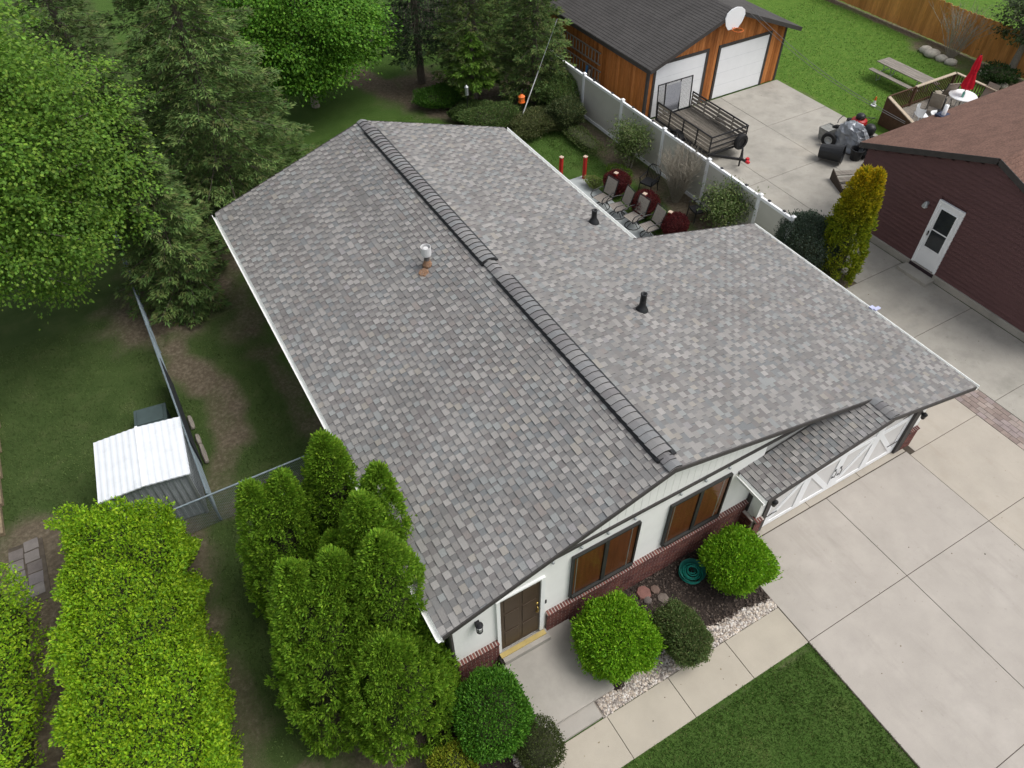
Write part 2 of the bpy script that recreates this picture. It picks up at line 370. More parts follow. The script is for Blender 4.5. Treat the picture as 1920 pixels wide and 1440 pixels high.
# neighbour's drive and apron
rects = []
YN = [8.6, 5.32, 2.43, -.67, -3.7, -6.8, -10]
for j in range(6): rects.append((18.45 if j == 0 else 17.72, 20.745, YN[j + 1], YN[j]))
XA = [17.12, 20.4, 23.55, 27.2]; YA = [8.6, 11.9, 15.2, 18.42]
for i in range(3):
    for j in range(3): rects.append((XA[i], XA[i + 1], YA[j], YA[j + 1]))
slab_field('neighbour_driveway', rects, M_CONCOLD, [(17.74, -10), (20.74, -10), (20.74, 8.6), (27.18, 8.6), (27.18, 18.41), (17.14, 18.41), (17.14, 8.61), (18.46, 8.61), (18.46, 5.32), (17.74, 5.32)])

# strip of brick pavers between the two drives
base = tag(box(16.805, 17.715, -10, 3.5, -.14, -.016).build('paver_strip', M_JOINT), kind='structure')
PAVC = [(.27, .215, .19), (.31, .26, .235), (.24, .19, .17), (.33, .27, .24), (.285, .235, .225)]
PAVM = {}
def paver_mesh(key, hx, hy, col):
    if key not in PAVM: PAVM[key] = MB().box(-hx, hx, -hy, hy, -.1, 0).mesh('paver', M_PAVER); _c(PAVM[key], col)
    return PAVM[key]
def _c(me, col):
    a = me.attributes.new('Col', 'FLOAT_COLOR', 'FACE'); a.data.foreach_set('color', np.tile(np.array([*col, 1], dtype=np.float32), len(me.polygons)))
for r in range(5):
    for k in range(50):
        y = 3.4 - k * .265 - (r % 2) * .13
        if y < -9.7: continue
        ci = random.randrange(5)
        o = link('paver', paver_mesh(('a', ci), .084, .127, PAVC[ci]), base); o.location = (16.895 + r * .181, y, random.uniform(-.004, .002))
# old flagstones between the two hedges
base = tag(MB().prism([(-8.6, 6.95), (-7.7, 6.9), (-7.7, 8.85), (-8.5, 8.9)], -.1, -.012).build('flagstone_path', M_JOINT), kind='structure')
for i in range(2):
    for j in range(5):
        ci = random.randrange(5)
        o = link('flagstone', paver_mesh(('b', ci), .17, .165, tuple(c * .52 * k for c, k in zip(PAVC[ci], (1, 1.1, 1.15)))), base)
        o.location = (-8.35 + i * .37 + random.uniform(-.02, .02), 7.15 + j * .36 + (i % 2) * .14, random.uniform(-.006, .01)); o.rotation_euler = (0, 0, random.uniform(-.06, .06))

# planting bed: mulch, and the band of pale stones beside the walk
def bed_edge(x): return -1.86 + .16 * math.sin((x - 3.6) * 1.35) + .05 * math.sin(x * 4)
mul = MB(); xs = np.linspace(2.88, 7.43, 60); ys_n = 16
V = []; Fm = []
for x in xs:
    for j in range(ys_n + 1):
        y = bed_edge(x) + (-.02 - bed_edge(x)) * j / ys_n
        V.append((x, y, .02 + .035 * math.sin(math.pi * j / ys_n) + random.uniform(-.012, .012)))
for i in range(len(xs) - 1):
    for j in range(ys_n): a = i * (ys_n + 1) + j; Fm.append((a, a + ys_n + 1, a + ys_n + 2, a + 1))
mul.add(V, Fm); tag(mul.build('mulch_bed', M_MULCH), kind='structure')
tag(box(7.40, 8.3, -.6, -.02, -.1, .03).build('mulch_corner', M_MULCH), kind='structure')
tag(box(-1.2, .97, -2.27, -.02, -.1, .02).build('mulch_bed_left', M_MULCH), kind='structure')
def stones(name, pts, r0, r1, cols, label, squash=.6):
    ico_v = np.array([(0, 0, 1), (.894, 0, .447), (.276, .851, .447), (-.724, .526, .447), (-.724, -.526, .447), (.276, -.851, .447),
                      (.724, .526, -.447), (-.276, .851, -.447), (-.894, 0, -.447), (-.276, -.851, -.447), (.724, -.526, -.447), (0, 0, -1)])
    ico_f = np.array([(0, 1, 2), (0, 2, 3), (0, 3, 4), (0, 4, 5), (0, 5, 1), (1, 6, 2), (2, 7, 3), (3, 8, 4), (4, 9, 5), (5, 10, 1),
                      (6, 7, 2), (7, 8, 3), (8, 9, 4), (9, 10, 5), (10, 6, 1)])
    n = len(pts); s = rng.uniform(r0, r1, (n, 1, 1)) * rng.uniform(.7, 1.25, (n, 12, 1)) * np.stack([rng.uniform(.8, 1.4, n), rng.uniform(.8, 1.2, n), np.full(n, squash)], 1)[:, None, :]
    a = rng.uniform(0, 6.28, n); ca, sa = np.cos(a), np.sin(a); v = ico_v[None] * s
    V = np.stack([v[..., 0] * ca[:, None] - v[..., 1] * sa[:, None], v[..., 0] * sa[:, None] + v[..., 1] * ca[:, None], v[..., 2]], -1) + np.array(pts)[:, None, :]
    Fq = (ico_f[None] + (np.arange(n) * 12)[:, None, None]).reshape(-1, 3)
    col = np.repeat(np.array(cols)[rng.integers(0, len(cols), n)] * rng.uniform(.8, 1.15, (n, 1)), 15, 0)
    return tag(link(name, np_mesh(name, V.reshape(-1, 3), Fq, M_STONE, col)), label, None, None, 'stuff')
pts = []
while len(pts) < 4200:
    x = random.uniform(2.4, 7.42)
    lo, hi = -2.27, (bed_edge(x) if x > 2.88 else -1.95); y = random.uniform(lo, hi + .05)
    pts.append((x, y, random.uniform(.0, .03)))
while len(pts) < 4600: pts.append((random.uniform(.2, 1.1), random.uniform(-2.28, -1.95), random.uniform(.02, .04)))
tag(box(2.34, 7.43, -2.28, -1.6, -.1, .0).build('gravel_base', mat('gravel_dust', (.28, .25, .22), rough=1, var=.3, scale=25)), kind='structure')
stones('gravel', pts, .018, .036, [(.52, .47, .42), (.62, .58, .54), (.42, .35, .29), (.34, .30, .27), (.58, .50, .42), (.24, .21, .19)], 'pale river stones filling the strip beside the front walk')
pts = [(random.uniform(2.95, 7.4), 0, 0) for _ in range(2600)]
pts = [(x, random.uniform(bed_edge(x), -.05), .055) for x, _, _ in pts]
stones('bark_chips', pts, .012, .03, [(.05, .037, .03), (.03, .023, .02), (.08, .06, .048), (.11, .085, .07)], 'dark bark chips lying over the mulch of the front bed', .35)
for k, (px, py, sx) in enumerate(((1207, 1112, .2), (1228, 1106, .13), (1243, 1122, .15), (1214, 1126, .11))):
    p = at(px, py, .05); col = [(.20, .10, .085), (.16, .11, .09), (.17, .14, .12), (.14, .12, .11)][k]
    mb = MB().lathe([(sx * .8, -.03), (sx, 0), (sx * .9, .04), (sx * .5, .055)], 7)
    o = mb.build('flat_stone', M_PAVER, loc=(p.x, p.y, .05)); _c(o.data, col); o.rotation_euler = (.08, .1, k * 1.1)
    tag(o, ['flat reddish stone lying in the mulch, largest of four', 'small brownish stone at the back of the four in the mulch', 'greyish flat stone nearest the dark shrub in the mulch', 'smallest dark stone of the four in the mulch'][k], 'stone', 'stones in the front bed')

# leaf bits and grit scattered over the concrete
pts = [(random.uniform(7.6, 16.7), random.uniform(-8, -.8), .004) for _ in range(45)] + [(random.uniform(17.8, 26), random.uniform(-3, 18), .004) for _ in range(80)] + [(random.uniform(1, 7.3), random.uniform(-3.2, -2.35), .004) for _ in range(12)]
stones('leaf_litter', pts, .006, .018, [(.12, .085, .05), (.16, .12, .07), (.08, .07, .05), (.2, .17, .1)], 'scattered leaf bits and grit on the concrete drives', .3)
# ================================================================== THE HOUSE
XR, ZR, SL, S = 4.96, 4.97, .315, .25                    # ridge, pitch of the left and of the right slope
XE, XE2, XE3 = -.31, 9.83, 14.78
YK, YG = 7.45, -.93
GX = 11.28; GZ = ZR - S * (GX - XR)                     # ridge of the little garage gable
GXL, GZL = 7.46, 2.80                                    # its low left eave
zl = lambda x: ZR - SL * (XR - x)
zr_ = lambda x: ZR - S * (x - XR)
def yf(x): return -.31 + (.06 / 11.3) * (x - XE) if x < GX else YG          # front rake
def yb(x):                                                                   # rear edge
    if x <= XR: return 15.8 + .08 * (x - XE) / (XR - XE)
    if x <= XE2: return 15.88 - .80 * (x - XR) / (XE2 - XR)
    return YK
house = empty('house', (0, 0, 0), 0, 'white ranch house with grey shingled gable roof and attached garage', 'house')

# roof deck (one folded board under the shingles)
T = .11
rf = MB()
rf.slab([(XE, yf(XE), zl(XE)), (XR, yf(XR), ZR), (XR, yb(XR), ZR), (XE, yb(XE), zl(XE))], T)
rf.slab([(XR, yf(XR), ZR), (GX, yf(GX - .001), zr_(GX)), (GX, YK, zr_(GX)), (XE2, YK, zr_(XE2)), (XE2, yb(XE2), zr_(XE2)), (XR, yb(XR), ZR)][:6], T)
rf.slab([(GX, YG, GZ), (XE3, YG, zr_(XE3)), (XE3, YK, zr_(XE3)), (GX, YK, GZ)], T)
rf.slab([(GXL, YG, GZL), (GX, YG, GZ), (GX, .02, GZ), (GXL, .02, GZL)], T)
roof = rf.build('roof', M_ROOFDARK, house)

# ---- shingles: every tab is a raised piece; the nearest 300 are objects, the rest one field
SH_COL = [(0.251, 0.242, 0.232), (0.277, 0.267, 0.256), (0.224, 0.215, 0.207), (0.198, 0.190, 0.185), (0.302, 0.290, 0.278), (0.241, 0.248, 0.246),
          (0.259, 0.268, 0.263), (0.281, 0.264, 0.239), (0.220, 0.201, 0.191), (0.237, 0.215, 0.203), (0.173, 0.166, 0.161), (0.264, 0.254, 0.255)]
SH_W = np.array([.22, .19, .17, .08, .10, .07, .045, .04, .03, .02, .015, .02]); SH_W = SH_W / SH_W.sum()
BASE_COL = [(0.178, 0.175, 0.172), (0.193, 0.189, 0.187), (0.207, 0.204, 0.201), (0.183, 0.173, 0.170), (0.183, 0.190, 0.193)]
EDGE = (.062, .061, .060)                     # cut asphalt edge of a shingle, kept dark to paint in the butt shadow
EXPO = .147; SG = (GZ - GZL) / (GX - GXL)
tabs = []                                    # (course side, u0 low x, u1 high x, y0, y1, colour)
fieldV = []; fieldF = []; fieldC = []
def quad_prism(P, n, h, colour, V, Fl, Cl):
    """P four points of the top outline on the deck, raised h along n"""
    b = len(V); V += [tuple(p) for p in P] + [tuple(p + n * hh) for p, hh in zip(P, h)]
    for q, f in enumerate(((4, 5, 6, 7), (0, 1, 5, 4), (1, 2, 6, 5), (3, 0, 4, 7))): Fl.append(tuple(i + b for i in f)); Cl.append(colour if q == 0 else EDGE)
def lay(xlow, xtop, zf, ylo, yhi, sgn, key):
    """courses from the eave (xlow) up to the ridge (xtop); sgn is the direction of the climb in x"""
    nrm = Vector(({'l': -SL, 'r': S, 'g': -SG}[key], 0, 1)).normalized()
    run = EXPO * math.cos(math.atan(S)); k = 0; x = xlow
    while (xtop - x) * sgn > .02:
        x1 = x + sgn * run
        if (x1 - xtop) * sgn > 0: x1 = xtop
        xm = (x + x1) / 2; a, b = ylo(xm), yhi(xm)
        over = sgn * .03
        P = lambda xx, yy: Vector((xx, yy, zf(xx)))
        # backing course in lengths of about a metre
        y = a + random.uniform(-.9, 0)
        while y < b:
            y2 = y + 1.0; q0, q1 = max(a, y), min(b, y2)
            if q1 - q0 > .01:
                pts = [P(x, q0), P(x, q1), P(x1 + over, q1), P(x1 + over, q0)]
                if sgn < 0: pts = [pts[1], pts[0], pts[3], pts[2]]
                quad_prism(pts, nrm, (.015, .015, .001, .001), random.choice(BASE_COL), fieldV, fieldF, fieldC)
            y = y2
        y0 = math.floor(a / .30) * .30 + (.15 * (k % 2)) + .045 * math.sin(k * 2.4) - .30
        while y0 < b:
            wd = random.uniform(.135, .195) if random.random() > .07 else .31
            y = y0 + random.uniform(-.028, .028); q0, q1 = max(a, y), min(b, y + wd)
            if q1 - q0 > .03:
                ci = int(rng.choice(len(SH_COL), p=SH_W))
                tabs.append((key, sgn, x, x1, q0, q1, ci, random.uniform(.93, 1.07)))
            y0 += .30 if wd < .3 else .60
        x = x1; k += 1
lay(XE - .015, XR, zl, lambda x: yf(x) - .012, lambda x: yb(x) + .012, 1, 'l')
def ylo_r(x): return (YG - .012) if x > GX else yf(x) - .012
def yhi_r(x): return (YK + .012) if x > XE2 else yb(x) + .012
lay(XE3 + .015, XR, zr_, ylo_r, yhi_r, -1, 'r')
zg = lambda x: GZL + (GZ - GZL) * (x - GXL) / (GX - GXL)
def y_hi_g(x): return min(.0, .0)
lay(GXL - .015, GX, zg, lambda x: YG - .012, y_hi_g, 1, 'g')
ZF = {'l': zl, 'r': zr_, 'g': zg}
NR = {'l': Vector((-SL, 0, 1)).normalized(), 'r': Vector((S, 0, 1)).normalized(), 'g': Vector((-SG, 0, 1)).normalized()}
def seen_size(t):
    p = Vector(((t[2] + t[3]) / 2, (t[4] + t[5]) / 2, ZF[t[0]]((t[2] + t[3]) / 2)))
    v = CAM_POS - p; d = v.length; return (t[5] - t[4]) * abs(v.normalized().dot(NR[t[0]])) / d / d * (0 if (p.y < 3.2 and p.x < 1.0 and p.y < 3.2 - p.x * 1.4) else 1)
order = sorted(range(len(tabs)), key=lambda i: -seen_size(tabs[i])); near = set(order[:300])
shm = {}
for i, (key, sgn, x, x1, q0, q1, ci, br) in enumerate(tabs):
    zf = ZF[key]; n = NR[key]; over = sgn * .02
    col = tuple(c * br for c in SH_COL[ci])
    if i in near:
        wkey = (key, ci, round((q1 - q0) * 50), round(abs(x1 - x) * 100))
        if wkey not in shm:
            hw = (q1 - q0) / 2; dx = x1 + over - x; V = []; Fl = []; Cl = []
            pts = [Vector((0, -hw, 0)), Vector((0, hw, 0)), Vector((dx, hw, zf(x1 + over) - zf(x))), Vector((dx, -hw, zf(x1 + over) - zf(x)))]
            if sgn < 0: pts = [pts[1], pts[0], pts[3], pts[2]]
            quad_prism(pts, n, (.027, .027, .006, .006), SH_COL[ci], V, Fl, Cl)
            mb = MB(); mb.v = V; mb.f = Fl; mb.c = Cl; shm[wkey] = mb.mesh('shingle', M_SHING)
        o = link('shingle', shm[wkey], roof); o.location = (x, (q0 + q1) / 2, zf(x))
    else:
        pts = [Vector((x, q0, zf(x))), Vector((x, q1, zf(x))), Vector((x1 + over, q1, zf(x1 + over))), Vector((x1 + over, q0, zf(x1 + over)))]
        if sgn < 0: pts = [pts[1], pts[0], pts[3], pts[2]]
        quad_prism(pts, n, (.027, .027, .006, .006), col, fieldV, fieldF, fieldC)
fo = link('shingle_field', np_mesh('shingle_field', np.array(fieldV), np.array(fieldF), M_SHING, np.array(fieldC)), roof); fo['kind'] = 'stuff'
fo['label'] = 'grey laminated shingles covering the roof slopes'

# ---- ridge: bent cap shingles, two raised vents with black sides
def cap_mesh(key, hw, rise, length, col, fl):
    mb = MB(); n = 8; V = []
    for yy, lift in ((0, .034), (length, .0)):
        for k in range(n + 1):
            u = -1 + 2 * k / n; xx = u * hw
            zz = -abs(xx) * fl if fl else 0
            zz = rise + zz + .02 * (1 - u * u) - (.0 if abs(u) < .98 else .004)
            V.append((xx, yy, zz + lift))
    for k in range(n + 1): V.append((V[k][0], .006, V[k][2] - .045))
    fs = [(k + 1, k, n + 1 + k, n + 2 + k) for k in range(n)] + [(k, k + 1, 2 * n + 3 + k, 2 * n + 2 + k) for k in range(n)]
    mb.add(V, fs, col); mb.c[n:] = [EDGE] * n; return mb.mesh('ridge_cap', M_SHING)  # front butts coloured dark so the shadow line under each cap shows
CAPC = [(.20, .197, .199), (.23, .227, .225), (.18, .175, .179), (.212, .216, .22), (.188, .18, .182), (.245, .24, .24)]
capm = {}
V1, V2 = (7.30, 15.15), (.02, 6.55)
y = -.30
while y < 15.72:
    onv = V1[0] <= y <= V1[1] or V2[0] <= y <= V2[1]; ci = random.randrange(6)
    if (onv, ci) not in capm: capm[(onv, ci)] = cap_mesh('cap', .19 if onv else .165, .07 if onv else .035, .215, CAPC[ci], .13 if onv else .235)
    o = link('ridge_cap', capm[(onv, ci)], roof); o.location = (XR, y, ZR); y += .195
for a, b in (V1, V2):
    v = MB()
    for sgn in (-1, 1):
        x0, x1 = XR + sgn * .16, XR + (.275 if sgn > 0 else -.212)
        v.add([(x0, a, ZR - .10), (x1, a, ZR - .10), (x1, b, ZR - .10), (x0, b, ZR - .10), (x0, a, ZR + .03), (x1, a, ZR + (-.004 if sgn < 0 else -.012)), (x1, b, ZR + (-.004 if sgn < 0 else -.012)), (x0, b, ZR + .03)],
              [(4, 5, 6, 7), (0, 1, 5, 4), (1, 2, 6, 5), (2, 3, 7, 6), (3, 0, 4, 7)])
    v.box(XR - .2, XR + .2, a - .02, a + .0, ZR - .06, ZR + .05)
    v.build('ridge_vent', M_BLACKPL, roof)
for k, y in enumerate((-.93, -.77, -.61, -.45)):
    ci = k % 6
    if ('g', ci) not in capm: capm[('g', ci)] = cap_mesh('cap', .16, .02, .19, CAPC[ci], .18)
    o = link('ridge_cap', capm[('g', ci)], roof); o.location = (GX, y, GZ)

# ---- roof pipes and the rusty flue
for (px, py), h, lab in (((1203, 582), .52, None), ((1113, 418), .42, None)):
    d = CAM_ROT.to_matrix() @ Vector(((px - 960) / F_PX, -(py - 720) / F_PX, -1.0))
    t = (ZR + S * XR - CAM_POS.z - S * CAM_POS.x) / (d.z + S * d.x); p = CAM_POS + d * t
    MB().lathe([(.19, -.07), (.17, .02), (.115, .13), (.085, .17), (.078, h), (.086, h), (.086, h + .03), (.055, h + .03), (.05, h - .12), (.0, h - .12)], 18, p, cap=False).build('vent_pipe', M_BLACKPL, roof, smooth=True)
p = Vector((3.73, 8.45, zl(3.73)))
MB().lathe([(.075, -.05), (.075, .36)], 14, p).build('flue_pipe', mat('dark_sheet_metal', (.09, .08, .075), rough=.6, var=.3, scale=15), roof, smooth=True)
MB().lathe([(.08, .34), (.13, .345), (.135, .40), (.135, .60), (.125, .60), (.12, .43), (.07, .42), (.07, .56), (.0, .57)], 18, p, cap=False).build('flue_cap', mat('pale_metal', (.62, .62, .62), rough=.4, var=.1), roof)
MB().lathe([(.15, .0), (.12, .07), (.085, .1), (.085, .18)], 14, p).build('flue_collar', M_RUST, roof, smooth=True)
MB().lathe([(.16, .0), (.13, .045), (.0, .05)], 7, p + Vector((-.2, -.17, -.055)), Matrix.Rotation(-.305, 4, 'Y')).build('rust_patch', M_RUST, roof)

# ---- edges: dark drip edge on the rakes, white gutters on the eaves
def rake(a, b, h=.10, t=.03, dy=-.012):
    a = Vector(a); b = Vector(b); o = Vector((0, dy, 0)); V = []
    for p in (a, b):
        V += [p + o + Vector((0, -t if dy < 0 else t, .018)), p + o + Vector((0, 0, .018)), p + o + Vector((0, 0, -h)), p + o + Vector((0, -t if dy < 0 else t, -h))]
    MB().add(V, [(0, 4, 5, 1), (1, 5, 6, 2), (2, 6, 7, 3), (3, 7, 4, 0), (0, 1, 2, 3), (7, 6, 5, 4)]).build('rake_trim', M_DARKTRIM, house)
rake((XE, yf(XE), zl(XE)), (XR, yf(XR), ZR)); rake((XR, yf(XR), ZR), (GX, yf(GX - .001), GZ))
rake((GX, YG, GZ), (XE3, YG, zr_(XE3))); rake((GXL, YG, GZL), (GX, YG, GZ), h=.12)
rake((XE, yb(XE), zl(XE)), (XR, yb(XR), ZR), dy=.012); rake((XR, yb(XR), ZR), (XE2, yb(XE2), zr_(XE2)), dy=.012); rake((XE2, YK, zr_(XE2)), (XE3, YK, zr_(XE3)), dy=.012)
def gutter(x, y0, y1, z, side):
    """U profile hanging off an eave that runs in y"""
    prof = [(0, 0), (0, -.11), (.035, -.125), (.10, -.125), (.12, -.02), (.128, .0), (.108, .0), (.096, -.105), (.018, -.105), (.018, 0)]
    V = [(x + side * (a + .005), yy, z + b - .012) for yy in (y0, y1) for a, b in prof]; n = len(prof)
    fs = [(i, (i + 1) % n, n + (i + 1) % n, n + i) for i in range(n)] + [tuple(range(n)), tuple(range(2 * n - 1, n - 1, -1))]
    if side < 0: fs = [tuple(reversed(f)) for f in fs]
    g = MB().add(V, fs); return g.build('gutter', M_WHITE, house)
gutter(XE, yf(XE) - .03, yb(XE), zl(XE), -1); gutter(XE2, YK + .02, yb(XE2), zr_(XE2), 1); gutter(XE3, YG - .03, YK, zr_(XE3), 1)
gutter(GXL, YG - .02, -.06, GZL, -1)
for x0, zz, y0, y1 in ((XE, zl(XE), yf(XE) + .02, yb(XE) - .02),):
    box(x0, x0 + .03, y0, y1, zz - .30, zz - .115).build('fascia', M_WHITE, house)
MB().tube([(XE - .07, -.2, 3.0), (XE - .07, -.1, 2.85), (-.06, -.02, 2.7), (-.06, -.02, .25), (-.2, -.1, .12)], .04, 6).build('downspout', M_DARKTRIM, house)

# ---- walls
W = .16
def wall_front(x0, x1, yw, z0, ztop, name='front_wall', m=M_SIDEWALL):
    """wall facing -y with a top that follows ztop(x)"""
    xs = [x0 + (x1 - x0) * k / 24 for k in range(25)]
    if x0 < XR < x1: xs = sorted(xs + [XR])
    V = [(x, y, z) for y in (yw, yw + W) for x in xs for z in (z0, ztop(x))]; n = len(xs) * 2; fs = []
    for i in range(len(xs) - 1):
        a = 2 * i; fs += [(a, a + 2, a + 3, a + 1), (n + a, n + a + 1, n + a + 3, n + a + 2), (a + 1, a + 3, n + a + 3, n + a + 1)]
    return MB().add(V, fs).build(name, m, house)
top = lambda x: (zl(x) if x < XR else zr_(x)) - T
wall_front(0, 8.2, 0.0, 0, lambda x: min(3.44, top(x) - .004))
# gable field above the dark band, boards with grooves
gx = .9
while gx < 11.15:
    g2 = min(gx + .20, 11.15); a, b = top(gx), top(g2); zb = 3.50
    if min(a, b) > zb + .01:
        V = [(x, y, z) for x, z in ((gx + .004, zb), (g2 - .004, zb), (g2 - .004, top(g2 - .004)), (gx + .004, top(gx + .004))) for y in (-.035, .1)]
        MB().add(V, [(0, 2, 4, 6), (3, 1, 7, 5), (2, 3, 5, 4), (0, 6, 7, 1)]).build('gable_board', M_SIDEWALL, house)
    gx = g2
wall_front(0.0, 11.1, .06, 2.9, lambda x: top(x) - .004, 'gable_wall', mat('groove_shadow', (.45, .45, .43), rough=.8))
box(.75, 10.6, -.075, -.002, 3.42, 3.495).build('band_trim', M_DARKTRIM, house)
box(.0, W, W + .005, 14.2, 0, 3.25).build('side_wall', M_SIDEWALL, house)
wall_front(0, 9.5, 14.3, 0, lambda x: top(x) - .004, 'rear_wall')
box(9.35, 9.5, 7.3, 14.3, 0, 3.6).build('side_wall', M_SIDEWALL, house)
box(9.5, 14.12, 6.9, 7.05, 0, 2.45).build('garage_wall', M_SIDEWALL, house)
box(14.0, 14.12, -.33, 6.9, 0, 2.5).build('garage_wall', M_SIDEWALL, house)
box(8.2, 8.34, -.33, -.002, 0, 2.75).build('garage_wall', M_SIDEWALL, house)
# garage front: strips beside and above the door, top follows the small gable
def gtop(x): return min(zg(x), zr_(x)) - T - .003
xs = [8.2 + (14.12 - 8.2) * k / 30 for k in range(31)]
V = [(x, y, z) for y in (-.43, -.33) for x in xs for z in (2.12, max(gtop(x), 2.125))]; n = len(xs) * 2; fs = []
for i in range(len(xs) - 1):
    a = 2 * i; fs += [(a, a + 2, a + 3, a + 1), (n + a, n + a + 1, n + a + 3, n + a + 2), (a, n + a, n + a + 2, a + 2)]
MB().add(V, fs).build('garage_gable', M_SIDEWALL, house)
box(8.2, 8.52, -.43, -.33, 0, 2.118).build('garage_pier', M_SIDEWALL, house); box(13.70, 14.12, -.43, -.33, 0, 2.118).build('garage_pier', M_SIDEWALL, house)
box(8.40, 8.56, -.47, -.432, 0, 2.118).build('door_casing', M_DARKTRIM, house); box(13.52, 13.74, -.50, -.29, 0, 2.5).build('door_casing', M_DARKTRIM, house)

# ---- brick wainscot, a rowlock sill of single bricks on top
BRC = [(.14, .050, .042), (.12, .044, .037), (.16, .064, .05), (.10, .038, .034), (.13, .056, .05)]
def brick_run(x0, x1, ysurf, z0, ztop, sill=True):
    wn = box(x0, x1, ysurf + .005, ysurf + .11, z0, ztop).build('brick_wainscot', M_MORTAR, house)
    ob = MB(); zc = z0 + .005; row = 0
    while zc < ztop - .05:
        x = x0 - (.1 if row % 2 else 0)
        while x < x1:
            a, b = max(x, x0), min(x + .195, x1)
            if b - a > .02: ob.box(a, b, ysurf, ysurf + .05, zc, zc + .058, col=random.choice(BRC))
            x += .207
        zc += .072; row += 1
    o = ob.build('brick_courses', M_BRICK, wn); o['kind'] = 'stuff'; o['label'] = 'courses of dark red brick'
    MB().box(x0 + .004, x1 - .004, -.19, 0, -.055, -.009, Matrix.Translation((0, ysurf + .15, ztop + .075)) @ Matrix.Rotation(.16, 4, 'X')).build('sill_mortar', M_MORTAR, wn)
    x = x0
    while x + .05 < x1:
        ci = random.randrange(5); key = ('sill', ci)
        if key not in PAVM:
            PAVM[key] = MB().box(-.0245, .0245, -.20, 0, -.058, 0, Matrix.Rotation(.16, 4, 'X')).mesh('brick', M_BRICK); _c(PAVM[key], tuple(c * 1.12 for c in BRC[ci]))
        k = link('brick', PAVM[key], wn); k.location = (x + .035, ysurf + .15, ztop + .075); x += .072
brick_run(.0, 1.0, -.075, .0, 1.02); brick_run(2.24, 8.2, -.075, .0, 1.08)
brick_run(8.14, 8.40, -.50, 0, .72); brick_run(13.76, 14.16, -.50, 0, .78)
# side of the garage return
wn = box(8.09, 8.19, -.42, -.08, 0, .74).build('brick_wainscot', M_MORTAR, house)
ob = MB(); zc = .005; row = 0
while zc < .70:
    ob.box(8.075, 8.12, -.42, -.27 if row % 2 else -.2, zc, zc + .058, col=random.choice(BRC)); ob.box(8.075, 8.12, -.26 if row % 2 else -.19, -.08, zc, zc + .058, col=random.choice(BRC)); zc += .072; row += 1
ob.build('brick_courses', M_BRICK, wn)['kind'] = 'stuff'
box(8.165, 8.205, -.14, -.02, .76, 2.75).build('corner_trim', M_DARKTRIM, house)

# ---- windows with brown blinds
def window(x0, x1, z0, z1):
    w_ = box(x0 - .07, x1 + .07, -.022, -.006, z0 - .09, z1 + .05).build('window', M_DARKTRIM, house)
    fr = MB(); t = .05
    fr.box(x0 - .07, x0 - .02, -.075, -.023, z0 - .09, z1 + .05); fr.box(x1 + .02, x1 + .07, -.075, -.023, z0 - .09, z1 + .05)
    fr.box(x0 - .02, x1 + .02, -.075, -.023, z1, z1 + .05); fr.box(x0 - .02, x1 + .02, -.11, -.023, z0 - .09, z0 - .02)
    fr.box((x0 + x1) / 2 - .05, (x0 + x1) / 2 + .05, -.075, -.023, z0 - .02, z1)
    fr.build('frame', mat('bronze_frame', (.032, .032, .03), rough=.5), w_)
    for xa in (x0 + .05, x1 - .14): box(xa, xa + .022, -.0440, -.0345, z0 - .02, z1).build('track', M_BEIGE, w_)
    for a, b in ((x0 - .02, (x0 + x1) / 2 - .05), ((x0 + x1) / 2 + .05, x1 + .02)):
        box(a, b, -.034, -.0225, z0 - .02, z1).build('blind', M_BLIND, w_)
        MB().add([(a, -.048, z0 - .02), (b, -.048, z0 - .02), (b, -.048, z1), (a, -.048, z1)], [(0, 1, 2, 3)]).build('pane', M_GLASS, w_)
window(2.90, 4.52, 1.36, 2.98); window(5.50, 7.12, 1.36, 2.92)

# ---- front door
d = box(1.08, 2.06, -.02, .05, .47, 2.82).build('front_door', M_DOORBROWN, house)
for cx in (1.18, 1.62):
    for z0, z1 in ((.62, 1.25), (1.38, 2.1), (2.22, 2.75)): box(cx, cx + .34, -.034, -.021, z0, z1).build('door_panel', M_DOORBROWN, d, bevel=.012)
h = MB(); h.tube([(1.985, -.03, 1.72), (1.985, -.08, 1.70), (1.985, -.09, 1.6), (1.985, -.08, 1.5), (1.985, -.03, 1.48)], .014, 8)
h.lathe([(.03, 0), (.036, .02), (.02, .04)], 12, (1.985, -.02, 1.86), Matrix.Rotation(R(90), 4, 'X')); h.lathe([(.024, 0), (.03, .015), (.012, .03)], 12, (1.985, -.02, 1.46), Matrix.Rotation(R(90), 4, 'X'))
h.build('handle', M_BRASS, d, smooth=True)
fr = MB(); fr.box(.99, 1.075, -.06, .05, .45, 2.87); fr.box(2.065, 2.17, -.06, .05, .45, 2.87); fr.box(1.075, 2.065, -.05, .05, 2.825, 2.87)
fr.build('door_frame', M_WHITE, house)
box(1.0, 2.17, -.19, -.078, .42, .455).build('threshold', mat('wood_threshold', (.46, .35, .13), rough=.5, var=.1), house)
box(1.02, 2.22, -.30, -.03, .25, .415).build('door_sill', M_CONCPORCH, house)
box(2.19, 2.24, -.03, -.005, 1.60, 1.72).build('doorbell', M_BLACK, house)
lm = MB().box(-.05, .05, -.03, .0, -.08, .1).build('wall_lamp', M_BLACK, house, loc=(.55, -.0, 2.38))
MB().lathe([(.055, -.13), (.06, .1)], 14, (0, -.12, 0)).build('lamp_glass', mat('frosted_glass', (.75, .75, .73), rough=.3, var=.02), lm, smooth=True)
cg = MB().lathe([(.07, .1), (.085, .115), (.03, .17), (.0, .175)], 14, (0, -.12, 0)).lathe([(.07, -.15), (.07, -.125)], 14, (0, -.12, 0))
